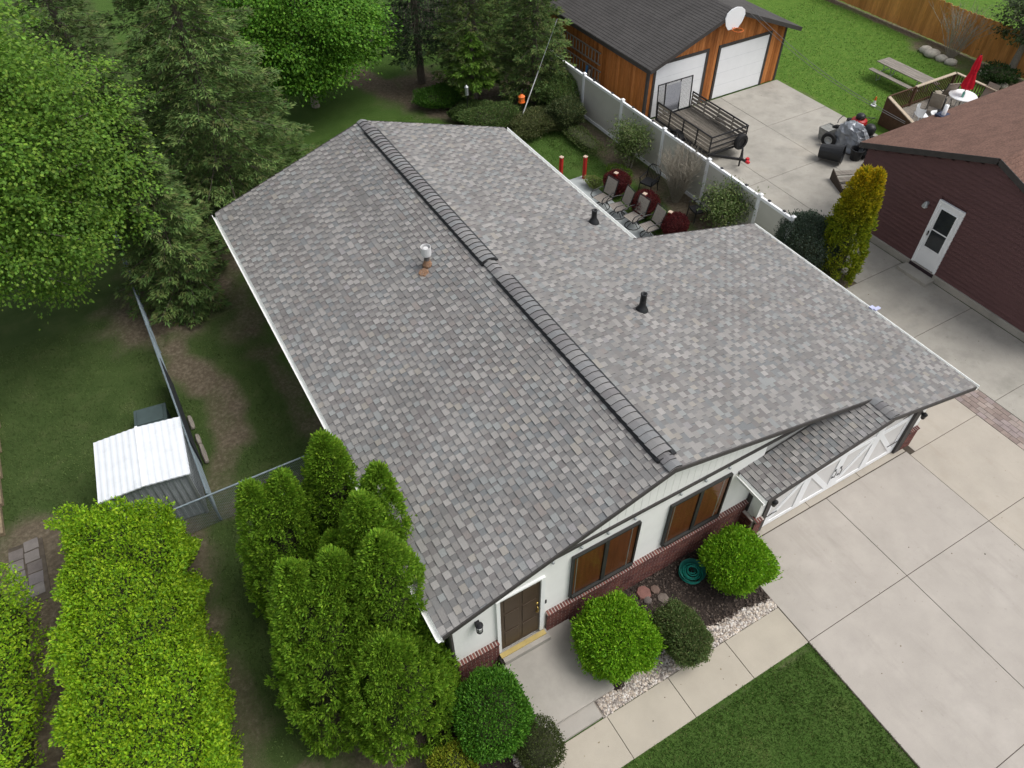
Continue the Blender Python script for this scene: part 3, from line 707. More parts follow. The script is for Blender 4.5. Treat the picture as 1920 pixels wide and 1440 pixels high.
for k in range(4): cg.bar((.066 * math.cos(k * 1.57 + .78), -.12 + .066 * math.sin(k * 1.57 + .78), -.14), (.066 * math.cos(k * 1.57 + .78), -.12 + .066 * math.sin(k * 1.57 + .78), .11), .012, .012)
cg.bar((0, -.02, .08), (0, -.1, .14), .02, .02); cg.tube([(.068 * math.cos(a * .5236), -.12 + .068 * math.sin(a * .5236), 0) for a in range(12)], .006, 5, closed=True); cg.build('lamp_cage', M_BLACK, lm)
for x in (2.35, 3.05, 3.72, 4.42, 5.66, 6.36, 7.05):
    o = MB().lathe([(.035, 0), (.04, .02), (.028, .05), (.015, .055)], 10, M=Matrix.Rotation(R(90), 4, 'X')).build('eave_light', M_GALV, house, smooth=True); o.location = (x, -.002, 3.24)
for x in (8.44, 13.86):
    lp = MB().box(-.04, .04, -.03, 0, -.06, .06).build('garage_lamp', M_BLACK, house, loc=(x, -.475 if x < 10 else -.432, 1.52))
    MB().lathe([(.05, -.12), (.075, .02), (.085, .04), (.02, .1)], 10, (0, -.11, 0)).build('lamp_shade', M_BLACK, lp, smooth=True)
o = MB().box(XE3 + .02, XE3 + .16, 2.52, 2.64, zr_(XE3) - .02, zr_(XE3) + .05).box(XE3 + .1, XE3 + .3, 2.44, 2.54, zr_(XE3) - .01, zr_(XE3) + .03).build('gutter_outlet', mat('pale_blue_tape', (.5, .52, .72), rough=.5), house)

# ---- white carriage garage door
gd = box(8.56, 13.52, -.40, -.34, .02, 2.11).build('garage_door', mat('door_panel_grey', (.66, .65, .64), rough=.55, var=.03), house)
nb = 4; wx = (13.52 - 8.56) / nb
for k in range(nb):
    a = 8.56 + k * wx; b = a + wx; fr = MB()
    fr.box(a + .0, a + .13, -.425, -.4005, .02, 2.0); fr.box(b - .13, b - .0, -.425, -.4005, .02, 2.0)
    fr.box(a + .13, b - .13, -.424, -.4005, .02, .17); fr.box(a + .13, b - .13, -.424, -.4005, 1.42, 1.56); fr.box(a + .13, b - .13, -.424, -.4005, 1.86, 2.0)
    s0, s1 = ((a + .12, b - .12) if k % 2 == 0 else (b - .12, a + .12))
    fr.bar((s0, -.411, .15), (s1, -.411, 1.44), .022, .15, (0, 0, 1))
    fr.build('door_frame_board', M_VINYL, gd)
for cx in (8.56 + 2 * wx,):
    for sg in (-1, 1):
        hh = MB().tube([(cx + sg * .1, -.425, .62), (cx + sg * .1, -.47, .66), (cx + sg * .1, -.47, .88), (cx + sg * .1, -.425, .92)], .010, 6); hh.box(cx + sg * .1 - .03, cx + sg * .1 + .03, -.432, -.4255, .88, .97); hh.box(cx + sg * .1 - .03, cx + sg * .1 + .03, -.432, -.4255, .57, .65)
        hh.build('handle', M_BLACK, gd)
for x, sg in ((8.6, 1), (13.48, -1)):
    for z in (.5, 1.7): box(min(x, x + sg * .4), max(x, x + sg * .4), -.432, -.4255, z, z + .035).build('strap_hinge', M_BLACK, gd)
# ================================================================== OTHER BUILDINGS
# ---- brown detached garage
bgar = empty('detached_garage', (0, 0, 0), 0, 'orange-brown cedar garage with charcoal roof and two white doors', 'garage')
BX0, BX1, BY0, BY1 = 19.0, 27.08, 18.5, 26.6; BAX = 23.2; BZE, BZA = 2.52, 4.16
bz = lambda x: BZA - (BZA - BZE) / (27.6 - BAX) * abs(x - BAX)
def groof(name, poly, parent, m, t=.14): return MB().slab(poly, t).build(name, m, parent)
r1 = groof('roof', [(18.78, 18.1, BZE), (BAX, 18.1, BZA), (BAX, 27, BZA), (18.78, 27, BZE)], bgar, M_GARROOF)
r2 = groof('roof', [(BAX, 18.1, BZA), (27.62, 18.1, BZE), (27.62, 27, BZE), (BAX, 27, BZA)], bgar, M_GARROOF)
k = 0
def courses(parent, xa, za, xb, zb, ya, yb_, m, n, axis='x'):
    """thin overlapping shingle courses so the far roof has real steps"""
    for i in range(n):
        t0, t1 = i / n, (i + 1.15) / n if i < n - 1 else 1.0
        p0 = xa + (xb - xa) * t0; p1 = xa + (xb - xa) * t1; z0 = za + (zb - za) * t0; z1 = za + (zb - za) * t1
        if axis == 'x': V = [(p0, ya, z0 + .018), (p0, yb_, z0 + .018), (p1, yb_, z1 + .004), (p1, ya, z1 + .004), (p0, ya, z0), (p0, yb_, z0)]
        else: V = [(ya, p0, z0 + .018), (yb_, p0, z0 + .018), (yb_, p1, z1 + .004), (ya, p1, z1 + .004), (ya, p0, z0), (yb_, p0, z0)]
        MB().add(V, [(0, 1, 2, 3), (4, 5, 1, 0)]).build('shingle_course', m, parent)
courses(r1, 18.77, BZE, BAX, BZA, 18.09, 27.01, M_GARROOF, 30); courses(r2, 27.63, BZE, BAX, BZA, 18.09, 27.01, M_GARROOF, 30)
for a, b in ((18.78, BAX), (BAX, 27.62)):
    za, zb = bz(a) if a != 18.78 else BZE, bz(b) if b != 27.62 else BZE
    MB().bar((a, 18.085, za - .075), (b, 18.085, zb - .075), .03, .17).build('fascia', M_DARKTRIM, bgar)
MB().box(18.75, 18.78, 18.1, 27, BZE - .18, BZE - .01).build('fascia', M_DARKTRIM, bgar)
box(BX0 + .03, BX1 - .03, BY0 + .03, BY1, 0, 2.5).build('wall_core', M_DARKTRIM, bgar)
CED = [(.40, .14, .034), (.46, .17, .046), (.34, .115, .028), (.42, .15, .04), (.50, .19, .056)]
DOORS = [(19.42, 22.22), (23.06, 26.02)]
x = BX0
while x < BX1 - .02:
    x1 = min(x + .17, BX1); cx = (x + x1) / 2
    z0 = 2.55 if any(a - .12 < cx < b + .12 for a, b in DOORS) else 0.0
    ci = random.randrange(5); V = []
    za, zb = bz(x + .006) - .12, bz(x1 - .006) - .12
    MB().add([(x + .006, BY0, z0), (x1 - .006, BY0, z0), (x1 - .006, BY0, zb), (x + .006, BY0, za), (x + .006, BY0 + .05, z0), (x1 - .006, BY0 + .05, z0), (x1 - .006, BY0 + .05, zb), (x + .006, BY0 + .05, za)],
             [(0, 1, 2, 3), (1, 5, 6, 2), (4, 0, 3, 7), (0, 4, 5, 1)], CED[ci]).build('siding_board', M_CEDAR, bgar)
    x = x1
y = BY0 + .05
sbm = [MB().box(-.0, .05, .006, .164, 0, 2.5, col=c).mesh('siding_board', M_CEDAR) for c in CED]
while y < BY1 - .17:
    o = link('siding_board', random.choice(sbm), bgar); o.location = (BX0, y, 0); y += .17
for xx in (BX0 - .02, BX1 - .1): box(xx, xx + .12, BY0 - .025, BY0 + .1, 0, bz(xx + .06) - .13).build('corner_board', M_DARKTRIM, bgar)
for a, b in DOORS:
    dd = box(a, b, BY0 - .01, BY0 + .04, .03, 2.42).build('overhead_door', M_VINYL, bgar)
    for z in (.62, 1.22, 1.82): box(a + .02, b - .02, BY0 - .0135, BY0 - .0105, z, z + .012).build('panel_joint', mat('door_seam', (.66, .68, .70)), dd)
    c = MB(); c.box(a - .13, a, BY0 - .035, BY0 + .03, 0, 2.56); c.box(b, b + .13, BY0 - .035, BY0 + .03, 0, 2.56); c.box(a, b, BY0 - .035, BY0 + .03, 2.425, 2.56); c.build('door_casing', M_DARKTRIM, bgar)
# basketball backboard on the gable
bb = empty('basketball_hoop', (23.1, 18.4, 3.4), 0, 'white fan shaped basketball backboard with orange rim above the garage doors', 'basketball hoop')
prof = [(-.28, 0), (.28, 0), (.46, .22), (.56, .52), (.5, .72), (.3, .86), (0, .92), (-.3, .86), (-.5, .72), (-.56, .52), (-.46, .22)]
V = [(a, yy, b) for yy in (-.36, -.32) for a, b in prof]; n = len(prof)
MB().add(V, [tuple(range(n - 1, -1, -1)), tuple(range(n, 2 * n))] + [(i, (i + 1) % n, n + (i + 1) % n, n + i) for i in range(n)]).build('backboard', M_VINYL, bb)
MB().tube([(.23 * math.cos(a * .3927), -.66 + .23 * math.sin(a * .3927), .06) for a in range(16)], .014, 6, closed=True).bar((-.05, -.44, .06), (-.05, -.34, .06), .03, .02).bar((.05, -.44, .06), (.05, -.34, .06), .03, .02).build('rim', M_ORANGE, bb)
MB().bar((-.2, -.32, .5), (-.2, .1, .3), .05, .05).bar((.2, -.32, .5), (.2, .1, .3), .05, .05).build('bracket', M_BLACK, bb)
# ladders hung on the side wall
def ladder(z0, z1, ya, yb_, label):
    l = empty('ladder', (18.93, ya, z0), 0, label, 'ladder', 'ladders hung on the garage wall')
    h = z1 - z0; L_ = yb_ - ya
    for zz in (0, h): MB().box(-.06, .0, 0, L_, zz - .025, zz + .025).build('side_rail', M_WOODGREY, l)
    rung = MB().box(-.045, -.015, -.018, .018, .025, h - .025).mesh('rung', M_GALV)
    yy = .15
    while yy < L_ - .05:
        o = link('rung', rung, l); o.location = (0, yy, 0); yy += .27
ladder(1.28, 1.82, 21.95, 26.2, 'grey extension ladder hung under the garage eave, the upper one'); ladder(.46, .98, 21.85, 25.9, 'grey extension ladder hung lower on the garage wall')
o = empty('tool_handle', (18.7, 22.8, 0), 0, 'blue plastic tube leaning below the ladders', 'tube'); MB().tube([(0, 0, 0), (.12, .05, .95)], .05, 8).build('tube', M_TEALBLUE, o)
o = empty('tool_handle', (18.66, 22.55, 0), 0, 'tan cardboard tube leaning below the ladders', 'tube'); MB().tube([(0, 0, 0), (.14, .03, .85)], .06, 8).build('tube', M_TAN, o)

# ---- plum coloured house next door
nbh = empty('neighbour_house', (0, 0, 0), 0, 'plum lap-sided house with brown roof and white storm door', 'house')
NX, NY0, NY1, NPY, NPZ, NEZ = 20.85, -.55, 8.27, 3.87, 4.90, 3.20
nz = lambda y: NPZ - (NPZ - NEZ) / (8.55 - NPY) * abs(y - NPY)
ra = groof('roof', [(20.68, NPY, NPZ), (34, NPY, NPZ), (34, 8.55, NEZ), (20.68, 8.55, NEZ)], nbh, M_NBROOF)
rb = groof('roof', [(20.68, -.85, nz(-.85)), (34, -.85, nz(-.85)), (34, NPY, NPZ), (20.68, NPY, NPZ)], nbh, M_NBROOF)
courses(ra, 8.56, NEZ, NPY, NPZ, 20.67, 34, M_NBROOF, 32, 'y'); courses(rb, -.86, nz(-.85), NPY, NPZ, 20.67, 34, M_NBROOF, 32, 'y')
MB().bar((20.665, 8.55, NEZ - .09), (20.665, NPY, NPZ - .09), .03, .19).bar((20.665, NPY, NPZ - .09), (20.665, -.85, nz(-.85) - .09), .03, .19).build('fascia', M_DARKTRIM, nbh)
MB().box(20.68, 34, 8.53, 8.56, NEZ - .17, NEZ - .01).build('fascia', M_TAN, nbh)
box(NX + .03, 33.8, NY0, NY1 - .02, 0, 3.1).build('wall_core', M_PLUM, nbh)
MB().add([(NX + .031, NY0, 3.0), (NX + .031, NY1, 3.0), (NX + .031, NPY, NPZ - .16)], [(0, 1, 2), (2, 1, 0)]).build('gable_backing', M_PLUM, nbh)
z = .27
DY0, DY1, DZ0, DZ1 = 4.10, 5.08, .27, 2.77
def sboard(y0, y1, z): MB().add([(NX - .05, y0, z), (NX - .05, y1, z), (NX + .0, y1, z + .185), (NX + .0, y0, z + .185), (NX + .03, y0, z), (NX + .03, y1, z), (NX + .03, y1, z + .185), (NX + .03, y0, z + .185)],
                              [(0, 3, 2, 1), (0, 1, 5, 4), (1, 2, 6, 5), (0, 4, 7, 3)]).build('siding_board', M_PLUM, nbh)
while z < NPZ - .3:
    hi = NY1 if z < 3.0 else min(NY1, NPY + (NPZ - .16 - z - .185) / ((NPZ - NEZ) / (8.55 - NPY)))
    lo = NY0 if z < 3.0 else max(NY0, 2 * NPY - hi)
    if z < DZ1: sboard(lo, DY0, z); sboard(DY1, hi, z)
    else: sboard(lo, hi, z)
    z += .165
box(NX - .10, NX + .03, NY0 - .05, NY1 + .03, 0, .26).build('foundation', M_CONCOLD, nbh, bevel=.015)
dd = box(NX - .05, NX + .0, DY0 + .08, DY1 - .08, DZ0 + .02, DZ1 - .08).build('storm_door', M_VINYL, nbh)
for z0, z1 in ((1.02, 1.68), (1.72, 2.50)):
    box(NX - .058, NX - .051, DY0 + .2, DY1 - .2, z0, z1).build('pane', M_GLASSDARK, dd)
    c = MB()
    for q in (DY0 + .175, DY1 - .2): c.box(NX - .066, NX - .051, q, q + .025, z0 - .02, z1 + .02)
    c.box(NX - .066, NX - .051, DY0 + .2, DY1 - .2, z0 - .02, z0); c.box(NX - .066, NX - .051, DY0 + .2, DY1 - .2, z1, z1 + .02); c.build('sash', M_VINYL, dd)
MB().bar((NX - .09, DY1 - .14, 1.42), (NX - .09, DY1 - .14, 1.6), .03, .03).bar((NX - .09, DY1 - .14, 1.51), (NX - .05, DY1 - .14, 1.51), .03, .03).build('handle', M_BLACK, dd)
c = MB(); c.box(NX - .07, NX + .0, DY0, DY0 + .08, DZ0 - .0, DZ1); c.box(NX - .07, NX + .0, DY1 - .08, DY1, DZ0, DZ1); c.box(NX - .075, NX + .0, DY0 + .08, DY1 - .08, DZ1 - .08, DZ1); c.build('door_frame', M_VINYL, nbh)
tag(box(20.28, NX - .102, 3.98, 5.18, -.05, .13).build('door_step', M_CONCOLD, bevel=.02), kind='structure')
box(NX - .12, NX - .101, DY0, DY1, .14, .26).build('kick_board', mat('dark_plum', (.03, .02, .025), rough=.5), nbh)
lp = MB().lathe([(.06, 0), (.05, .04)], 12, M=Matrix.Rotation(R(-90), 4, 'Y')).build('wall_lamp', M_GALV, nbh, loc=(NX - .03, 5.42, 2.42))
MB().lathe([(.03, .1), (.09, -.02), (.1, -.1)], 12, (-.12, 0, 0), cap=False).bar((0, 0, .05), (-.12, 0, .1), .02, .02).build('lamp_shade', M_GALV, lp, smooth=True)
MB().lathe([(.0, -.17), (.05, -.14), (.05, -.06), (.02, .0)], 12, (-.12, 0, 0)).build('bulb', mat('bulb_glass', (.8, .78, .7), rough=.2), lp, smooth=True)
MB().lathe([(.075, -.25), (.075, .42)], 12, (24.5, 8.2, nz(8.2))).build('vent_pipe', M_VINYL, nbh, smooth=True); MB().box(24.3, 24.75, 7.95, 8.4, nz(8.2) - .02, nz(8.2) + .06).build('flashing', mat('navy_flashing', (.04, .05, .09)), nbh)
MB().box(23.0, 23.6, 2.9, 3.25, nz(3.1) - .02, nz(3.1) + .12, None).build('roof_vent', mat('brown_metal', (.10, .06, .05), rough=.5), nbh)

# ---- white vinyl fence
vf = empty('vinyl_fence', (16.9, 0, 0), 0, 'tall beige vinyl privacy fence with white posts and rails', 'fence')
PY = [23.1, 20.32, 17.45, 14.62, 11.92, 9.14, 7.55]
pm = MB().box(-.065, .065, -.065, .065, 0, 1.98).mesh('post', M_VINYL)
cm = MB().lathe([(.095, 0), (.105, .0), (.105, .03), (.07, .05), (.0, .09)], 4, M=Matrix.Rotation(R(45), 4, 'Z')).mesh('cap', M_VINYL)
for i, y in enumerate(PY):
    p = link('post', pm, vf); p.location = (0, y, 0); c = link('cap', cm, p); c.location = (0, 0, 1.98)
    if i:
        y0, y1 = y + .065, PY[i - 1] - .065
        box(-.02, .02, y0, y1, .14, 1.82).build('panel', M_BEIGE, vf)
        box(-.045, .045, y0, y1, 1.82, 1.93).build('rail', M_VINYL, vf); box(-.045, .045, y0, y1, .02, .16).build('rail', M_VINYL, vf)
        for t in (.27, .77): box(.0, .075, y0 + (y1 - y0) * t - .05, y0 + (y1 - y0) * t + .05, 1.90, 1.965).build('clip', M_BLACK, vf)

# ---- orange board fence at the back of the neighbour's yard
wf = empty('board_fence', (37.5, 0, 0), 0, 'orange stained wooden board fence behind the neighbouring lawn', 'fence')
FC = [(.58, .26, .07), (.63, .29, .085), (.53, .235, .065), (.60, .275, .08)]
fm = [MB().box(-.012, .012, -.068, .068, .05, 1.9 + .02 * i, col=c).mesh('board', M_FENCEWOOD) for i, c in enumerate(FC)]
y = 7.5
while y < 30:
    o = link('board', random.choice(fm), wf); o.location = (random.uniform(-.006, .006), y, random.uniform(-.02, .02)); y += .142
for z in (.4, 1.5): box(.015, .06, 7.4, 30, z, z + .09).build('rail', M_FENCEWOOD, wf); _c(wf.children[-1].data, FC[0])
# dark picket fence under the far trees
df = empty('picket_fence', (0, 33, 0), 0, 'dark weathered picket fence in the shade beneath the far trees', 'fence')
pk = MB().box(-.06, .06, -.012, .012, 0, 1.5).mesh('picket', mat('dark_wood', (.075, .068, .06), rough=.95, var=.3, scale=10))
x = 4.0
while x < 18.5:
    o = link('picket', pk, df); o.location = (x, 0, 0); x += .17
for z in (.35, 1.15): box(4, 18.4, .015, .05, z, z + .09).build('rail', MATS['dark_wood'], df)

# ---- chain link fences
def chain_run(parent, a, b, h, step=.075, wt=.006):
    a = Vector((*a, 0)); b = Vector((*b, 0)); L_ = (b - a).length; d = (b - a).normalized(); nn = int(L_ / step); mb = MB()
    hs = h
    for i in range(-int(hs / step), nn):
        for sg in (0, 1):
            s0, s1 = i * step, i * step + hs; z0, z1 = (0, hs)
            if s0 < 0: z0 = -s0; s0 = 0
            if s1 > L_: z1 = hs - (s1 - L_); s1 = L_
            if z1 - z0 < .03: continue
            if sg: z0, z1 = hs - z0, hs - z1
            mb.bar(a + d * s0 + Vector((0, 0, z0 + .04)), a + d * s1 + Vector((0, 0, z1 + .04)), wt, wt)
    mb.build('wire_mesh', M_CHAIN, parent)
    MB().tube([a + Vector((0, 0, h + .06)), b + Vector((0, 0, h + .06))], .026, 8).build('top_rail', M_CHAIN, parent)
    k = max(1, round(L_ / 2.6))
    for i in range(k + 1):
        p = a + d * (L_ * i / k); MB().lathe([(.03, 0), (.03, h + .1), (.035, h + .1), (.0, h + .15)], 8, p).build('post', M_CHAIN, parent)
cf = empty('chain_link_fence', (0, 0, 0), 0, 'galvanised chain link fence running along the left lawn beside the dirt track', 'fence')
chain_run(cf, (-3.5, 7.0), (-3.5, 24), 1.15)
box(-3.47, -3.455, 9.0, 12.6, .03, 1.19).build('privacy_screen', mat('black_netting', (.025, .028, .034), rough=.8, var=.6, scale=30), cf)
cf2 = empty('chain_link_fence', (0, 0, 0), 0, 'short chain link fence crossing from the shed to the house wall', 'fence')
chain_run(cf2, (-5.2, 6.95), (-.02, 6.85), 1.15, wt=.0035)

# ---- small shed with white ribbed roof
sh = empty('garden_shed', (-4.62, 8.45, 0), R(-6), 'small grey plastic shed with white ribbed roof behind the hedge', 'shed')
SR = 1.08
roofz = lambda x: 1.88 - .09 * abs(x) / SR
for sgn in (-1, 1):
    V = []; Fm = []; nn = 28; mb = MB()
    for i in range(nn + 1):
        u = i / nn * SR; ph = (i % 4); zz = roofz(u) + (.010 if ph in (0, 1) else 0)
        for yy in (-1.02, 1.02): V.append((sgn * u, yy, zz))
        for yy in (-1.02, 1.02): V.append((sgn * u, yy, zz - .04))
    for i in range(nn):
        a = 4 * i; b = a + 4
        Fm += [(a, b, b + 1, a + 1), (a + 2, a + 3, b + 3, b + 2), (a, a + 2, b + 2, b), (a + 1, b + 1, b + 3, a + 3)]
    Fm.append((4 * nn, 4 * nn + 2, 4 * nn + 3, 4 * nn + 1)); mb.add(V, Fm).build('roof_panel', mat('white_ribbed_plastic', (.70, .73, .77), rough=.45, var=.05, scale=3, stains=[((.5, .53, .55), 2.5, .55, .2, .5)]), sh)
box(-.03, .03, -1.04, 1.04, 1.885, 1.905).build('ridge_seam', M_VINYL, sh)
box(-.98, .98, -.92, .92, 0, 1.72).build('body', M_GREYPLASTIC, sh)
for k in range(13):
    x = -.96 + k * .16; box(x - .025, x + .025, -.945, -.921, .05, 1.74).build('rib', M_GREYPLASTIC, sh)
for k in range(12):
    y = -.86 + k * .155; box(.981, 1.0, y - .025, y + .025, .05, 1.70).build('rib', M_GREYPLASTIC, sh)
for sx in (-1, 1):
    for sy in (-1, 1): box(sx * .98 - .03, sx * .98 + .03, sy * .93 - .03, sy * .93 + .03, 0, 1.74).build('corner_post', M_GALV, sh)
p = at(282, 780, .55); o = empty('deck_box', (p.x, p.y, 0), R(-8), 'dark green plastic storage box beside the shed and fence', 'storage box')
box(-.42, .42, -.34, .34, 0, .5).build('body', M_DGREEN, o, bevel=.03); MB().box(-.45, .45, -.37, .37, .5, .57).box(-.36, .36, -.28, .28, .57, .60).build('lid', M_DGREEN, o, bevel=.02)
for k, (x, y, l) in enumerate(((-3.36, 10.75, .55), (-3.34, 10.0, .4), (-3.33, 9.4, .75))):
    mb = MB().lathe([(.0, -l / 2), (.06, -l / 2 + .02), (.075, 0), (.06, l / 2 - .02), (.0, l / 2)], 6, M=Matrix.Rotation(R(90), 4, 'X'))
    o = mb.build('edging_log', M_WOODGREY, loc=(x, y, .05)); tag(o, ['pale short log at the fence foot, farthest of three', 'shortest pale log at the fence foot, middle of three', 'longest pale log at the fence foot, nearest the shed'][k], 'log', 'logs along the fence')
# timber edging at the picture's left border
for k in range(5):
    o = box(-.1, .1, -.5, .5, 0, .14).build('edging_timber', mat('tan_timber', (.22, .17, .11), rough=.9, var=.25, scale=8), bevel=.01); o.location = (-8.62 + k * .06, 9.9 + k * 1.02, -.02)
    tag(o, 'tan landscape timber at the left edge of the lawn, %s' % ['nearest the flagstones', 'second from the flagstones', 'middle of the row', 'second from the far end', 'farthest of the row'][k], 'timber', 'edging timbers in a row')

# ================================================================== THINGS IN THE NEIGHBOUR'S YARD
# ---- utility trailer
tr = empty('utility_trailer', (20.02, 15.85, 0), 0, 'black steel utility trailer with wooden floor and mesh ramp', 'trailer')
for k in range(11):
    x = -.93 + k * .172; box(x, x + .16, -1.75, 1.75, .50, .535).build('floor_plank', mat('dark_floor_wood', (.14, .125, .105), rough=.9, var=.3, scale=9, fine=.25, fscale=40, stretch=(1, .15, 1)), tr)
f = MB()
for sx in (-.98, .98):
    f.box(sx - .03, sx + .03, -1.8, 1.8, .42, .50); f.box(sx - .025, sx + .025, -1.8, 1.8, 1.22, 1.27)
    for y in (-1.78, -.9, 0, .9, 1.78): f.box(sx - .022, sx + .022, y - .022, y + .022, .5, 1.22)
for y in (-1.8, 1.8): f.box(-1, 1, y - .03, y + .03, .42, .50)
f.box(-1, 1, -1.82, -1.78, 1.22, 1.27); f.box(-1, 1, -1.82, -1.78, .74, .78); f.box(-1, 1, -1.82, -1.78, .98, 1.01)
f.build('frame', M_BLACK, tr)
for sx in (-.98, .98):
    for z in (.56, .73, .90, 1.07): box(sx - .05 if sx > 0 else sx + .025, sx - .025 if sx > 0 else sx + .05, -1.75, 1.75, z, z + .115).build('side_board', M_WOODGREY, tr)
for z in (.58, .74, .90): box(-.94, .94, -1.775, -1.75, z, z + .06).build('front_slat', M_WOODGREY, tr)
g = MB()
for x in (-.95, -.55, .3, .95): g.bar((x, 1.84, .5), (x, 1.95, 1.95), .04, .04)
for z, y in ((.52, 1.842), (1.93, 1.948)): g.bar((-.95, y, z), (.95, y, z), .035, .035)
for k in range(24): z = .55 + k * .058; g.bar((-.93, 1.845 + .1 * k / 24, z), (.93, 1.845 + .1 * k / 24, z), .006, .006)
for k in range(36): x = -.92 + k * .052; g.bar((x, 1.845, .52), (x, 1.945, 1.92), .006, .006)
g.build('ramp_gate', M_BLACK, tr)
box(-.52, .28, 1.868, 1.874, .6, 1.85).build('ramp_panel', mat('expanded_metal', (.32, .33, .36), rough=.5, var=.15, scale=20), tr).rotation_euler = (0, 0, 0)
tg = MB(); tg.bar((-.9, -1.8, .44), (0, -2.75, .44), .07, .09); tg.bar((.9, -1.8, .44), (0, -2.75, .44), .07, .09); tg.bar((0, -2.6, .45), (0, -3.05, .46), .07, .09); tg.bar((.12, -2.55, .0), (.12, -2.55, .75), .05, .05); tg.build('tongue', M_BLACK, tr)
MB().box(-.06, .06, -3.16, -3.0, .43, .53).box(.05, .2, -2.98, -2.86, .44, .56).build('coupler_cap', mat('bright_red_plastic', (.55, .02, .03), rough=.4), tr, bevel=.02)
def wheel(parent, c, axis, r, name='wheel'):
    Mx = Matrix.Rotation(R(90), 4, 'Y') if axis == 'x' else Matrix.Rotation(R(90), 4, 'X')
    w_ = MB().lathe([(r * .55, -.09), (r * .92, -.09), (r, -.05), (r, .05), (r * .92, .09), (r * .55, .09)], 20, c, Mx, cap=False).build(name, mat('tyre', (.02, .02, .021), rough=.8), parent, smooth=False)
    MB().lathe([(.0, -.05), (r * .2, -.05), (r * .25, -.02), (r * .56, -.06), (r * .56, .06), (.0, .03)], 16, c, Mx, cap=False).build('rim', M_GALV if axis == 'x' else M_BLACK, w_)
for sx in (-1.14, 1.14):
    wheel(tr, (sx, .1, .33), 'x', .33)
    MB().add([(sx + a, .1 + .45 * math.cos(t * math.pi / 6), .33 + .40 * math.sin(t * math.pi / 6)) for t in range(7) for a in (-.12, .12)], [(2 * t, 2 * t + 1, 2 * t + 3, 2 * t + 2) for t in range(6)]).build('fender', M_BLACK, tr)
wheel(tr, (.55, -1.98, .72), 'y', .34, 'spare_wheel')
MB().bar((.55, -1.8, .72), (.55, -1.95, .72), .05, .05).build('spare_bracket', M_BLACK, tr)

# ---- bins, tarp covered machine and clutter by the house corner
def bin_(loc, rot, h, r, m, label, cat='trash can', grp=None):
    t = empty('trash_can', loc, 0, label, cat, grp); t.rotation_euler = rot
    V = []; n = 24; prof = [(r * .82, 0), (r, h), (r * 1.09, h), (r * 1.09, h + .05), (r * .97, h + .05), (r * .78, .04), (0, .04)]; mb = MB(); VV = []
    for q, z in prof:
        for k in range(n):
            rr = q * (1 - (.035 if k % 2 and z < h and z > -.01 and q > .1 else 0)); VV.append((rr * math.cos(k * 6.283 / n), rr * math.sin(k * 6.283 / n), z))
    fs = [(i * n + k, i * n + (k + 1) % n, (i + 1) * n + (k + 1) % n, (i + 1) * n + k) for i in range(len(prof) - 1) for k in range(n)] + [tuple(range(n - 1, -1, -1))]
    mb.add(VV, fs).build('bin_body', m, t); return t
bt = bin_((23.45, 12.05, .36), (R(84), 0, R(28)), .9, .35, M_BLACKPL, 'black ribbed trash can lying on its side on the concrete')
bin_((24.75, 11.2, 0), (0, 0, 0), .42, .27, M_BLACKPL, 'low black tub standing beside the silver tarp', 'tub')
t = empty('bucket', (24.95, 13.05, 0), 0, 'grey galvanised square bin left of the silver tarp', 'bin')
MB().add([(-.26, -.2, 0), (.26, -.2, 0), (.26, .2, 0), (-.26, .2, 0), (-.32, -.26, .55), (.32, -.26, .55), (.32, .26, .55), (-.32, .26, .55), (-.29, -.23, .5), (.29, -.23, .5), (.29, .23, .5), (-.29, .23, .5)],
         [(3, 2, 1, 0), (0, 1, 5, 4), (1, 2, 6, 5), (2, 3, 7, 6), (3, 0, 4, 7), (4, 5, 9, 8), (5, 6, 10, 9), (6, 7, 11, 10), (7, 4, 8, 11), (8, 9, 10, 11)]).build('bin_body', mat('grey_bin', (.25, .25, .235), rough=.6, var=.2, scale=6), t)
tm = empty('covered_machine', (25.15, 12.0, 0), R(20), 'black wheeled machine partly draped in a crumpled silver tarp by the house corner', 'covered machine')
V = []; n = 22; rings = 9
for i in range(rings):
    tt = i / (rings - 1)
    for k in range(n):
        a = 6.283 * k / n; rr = (.30 + .55 * tt ** .7) * (1 + .16 * math.sin(a * 5 + tt * 3) * tt + .06 * math.sin(a * 9)); V.append((rr * .58 * math.cos(a) + random.uniform(-.05, .05), rr * .95 * math.sin(a) + random.uniform(-.05, .05), 1.12 - .98 * tt ** 1.6 + .05 * math.sin(a * 3 + 1) + random.uniform(-.05, .05)))
V.append((0, 0, 1.18)); fs = [(i * n + k, (i + 1) * n + k, (i + 1) * n + (k + 1) % n, i * n + (k + 1) % n) for i in range(rings - 1) for k in range(n)] + [(k, (k + 1) % n, n * rings) for k in range(n)]
MB().add(V, fs).build('tarp', M_SILVER, tm, smooth=False)
MB().box(-.28, .28, -.6, .6, .1, .4).build('machine_base', M_BLACK, tm)
for xx in (-.42, .42):
    for yy in (-.78, .74): wheel(tm, (xx, yy, .32), 'x', .32)
MB().tube([(-.38, .62, 1.12), (-.2, .66, 1.18), (.2, .66, 1.18), (.38, .62, 1.12)], .02, 6).build('handlebar', M_BLACK, tm)
MB().lathe([(.2, 0), (.24, .1), (.24, .3), (.16, .42), (.0, .45)], 14, (.62, -.5, .55)).build('hood', M_BLACKPL, tm, smooth=True)
mw = empty('lawn_mower', (27.0, 13.1, 0), R(-35), 'red push lawn mower with black engine beside the deck', 'mower')
MB().lathe([(.33, .12), (.36, .2), (.33, .33), (.2, .38)], 18).build('deck', mat('mower_red', (.42, .03, .03), rough=.35), mw, smooth=True); MB().lathe([(.2, .38), (.21, .52), (.12, .6), (.0, .61)], 12).build('engine', M_BLACKPL, mw, smooth=True)
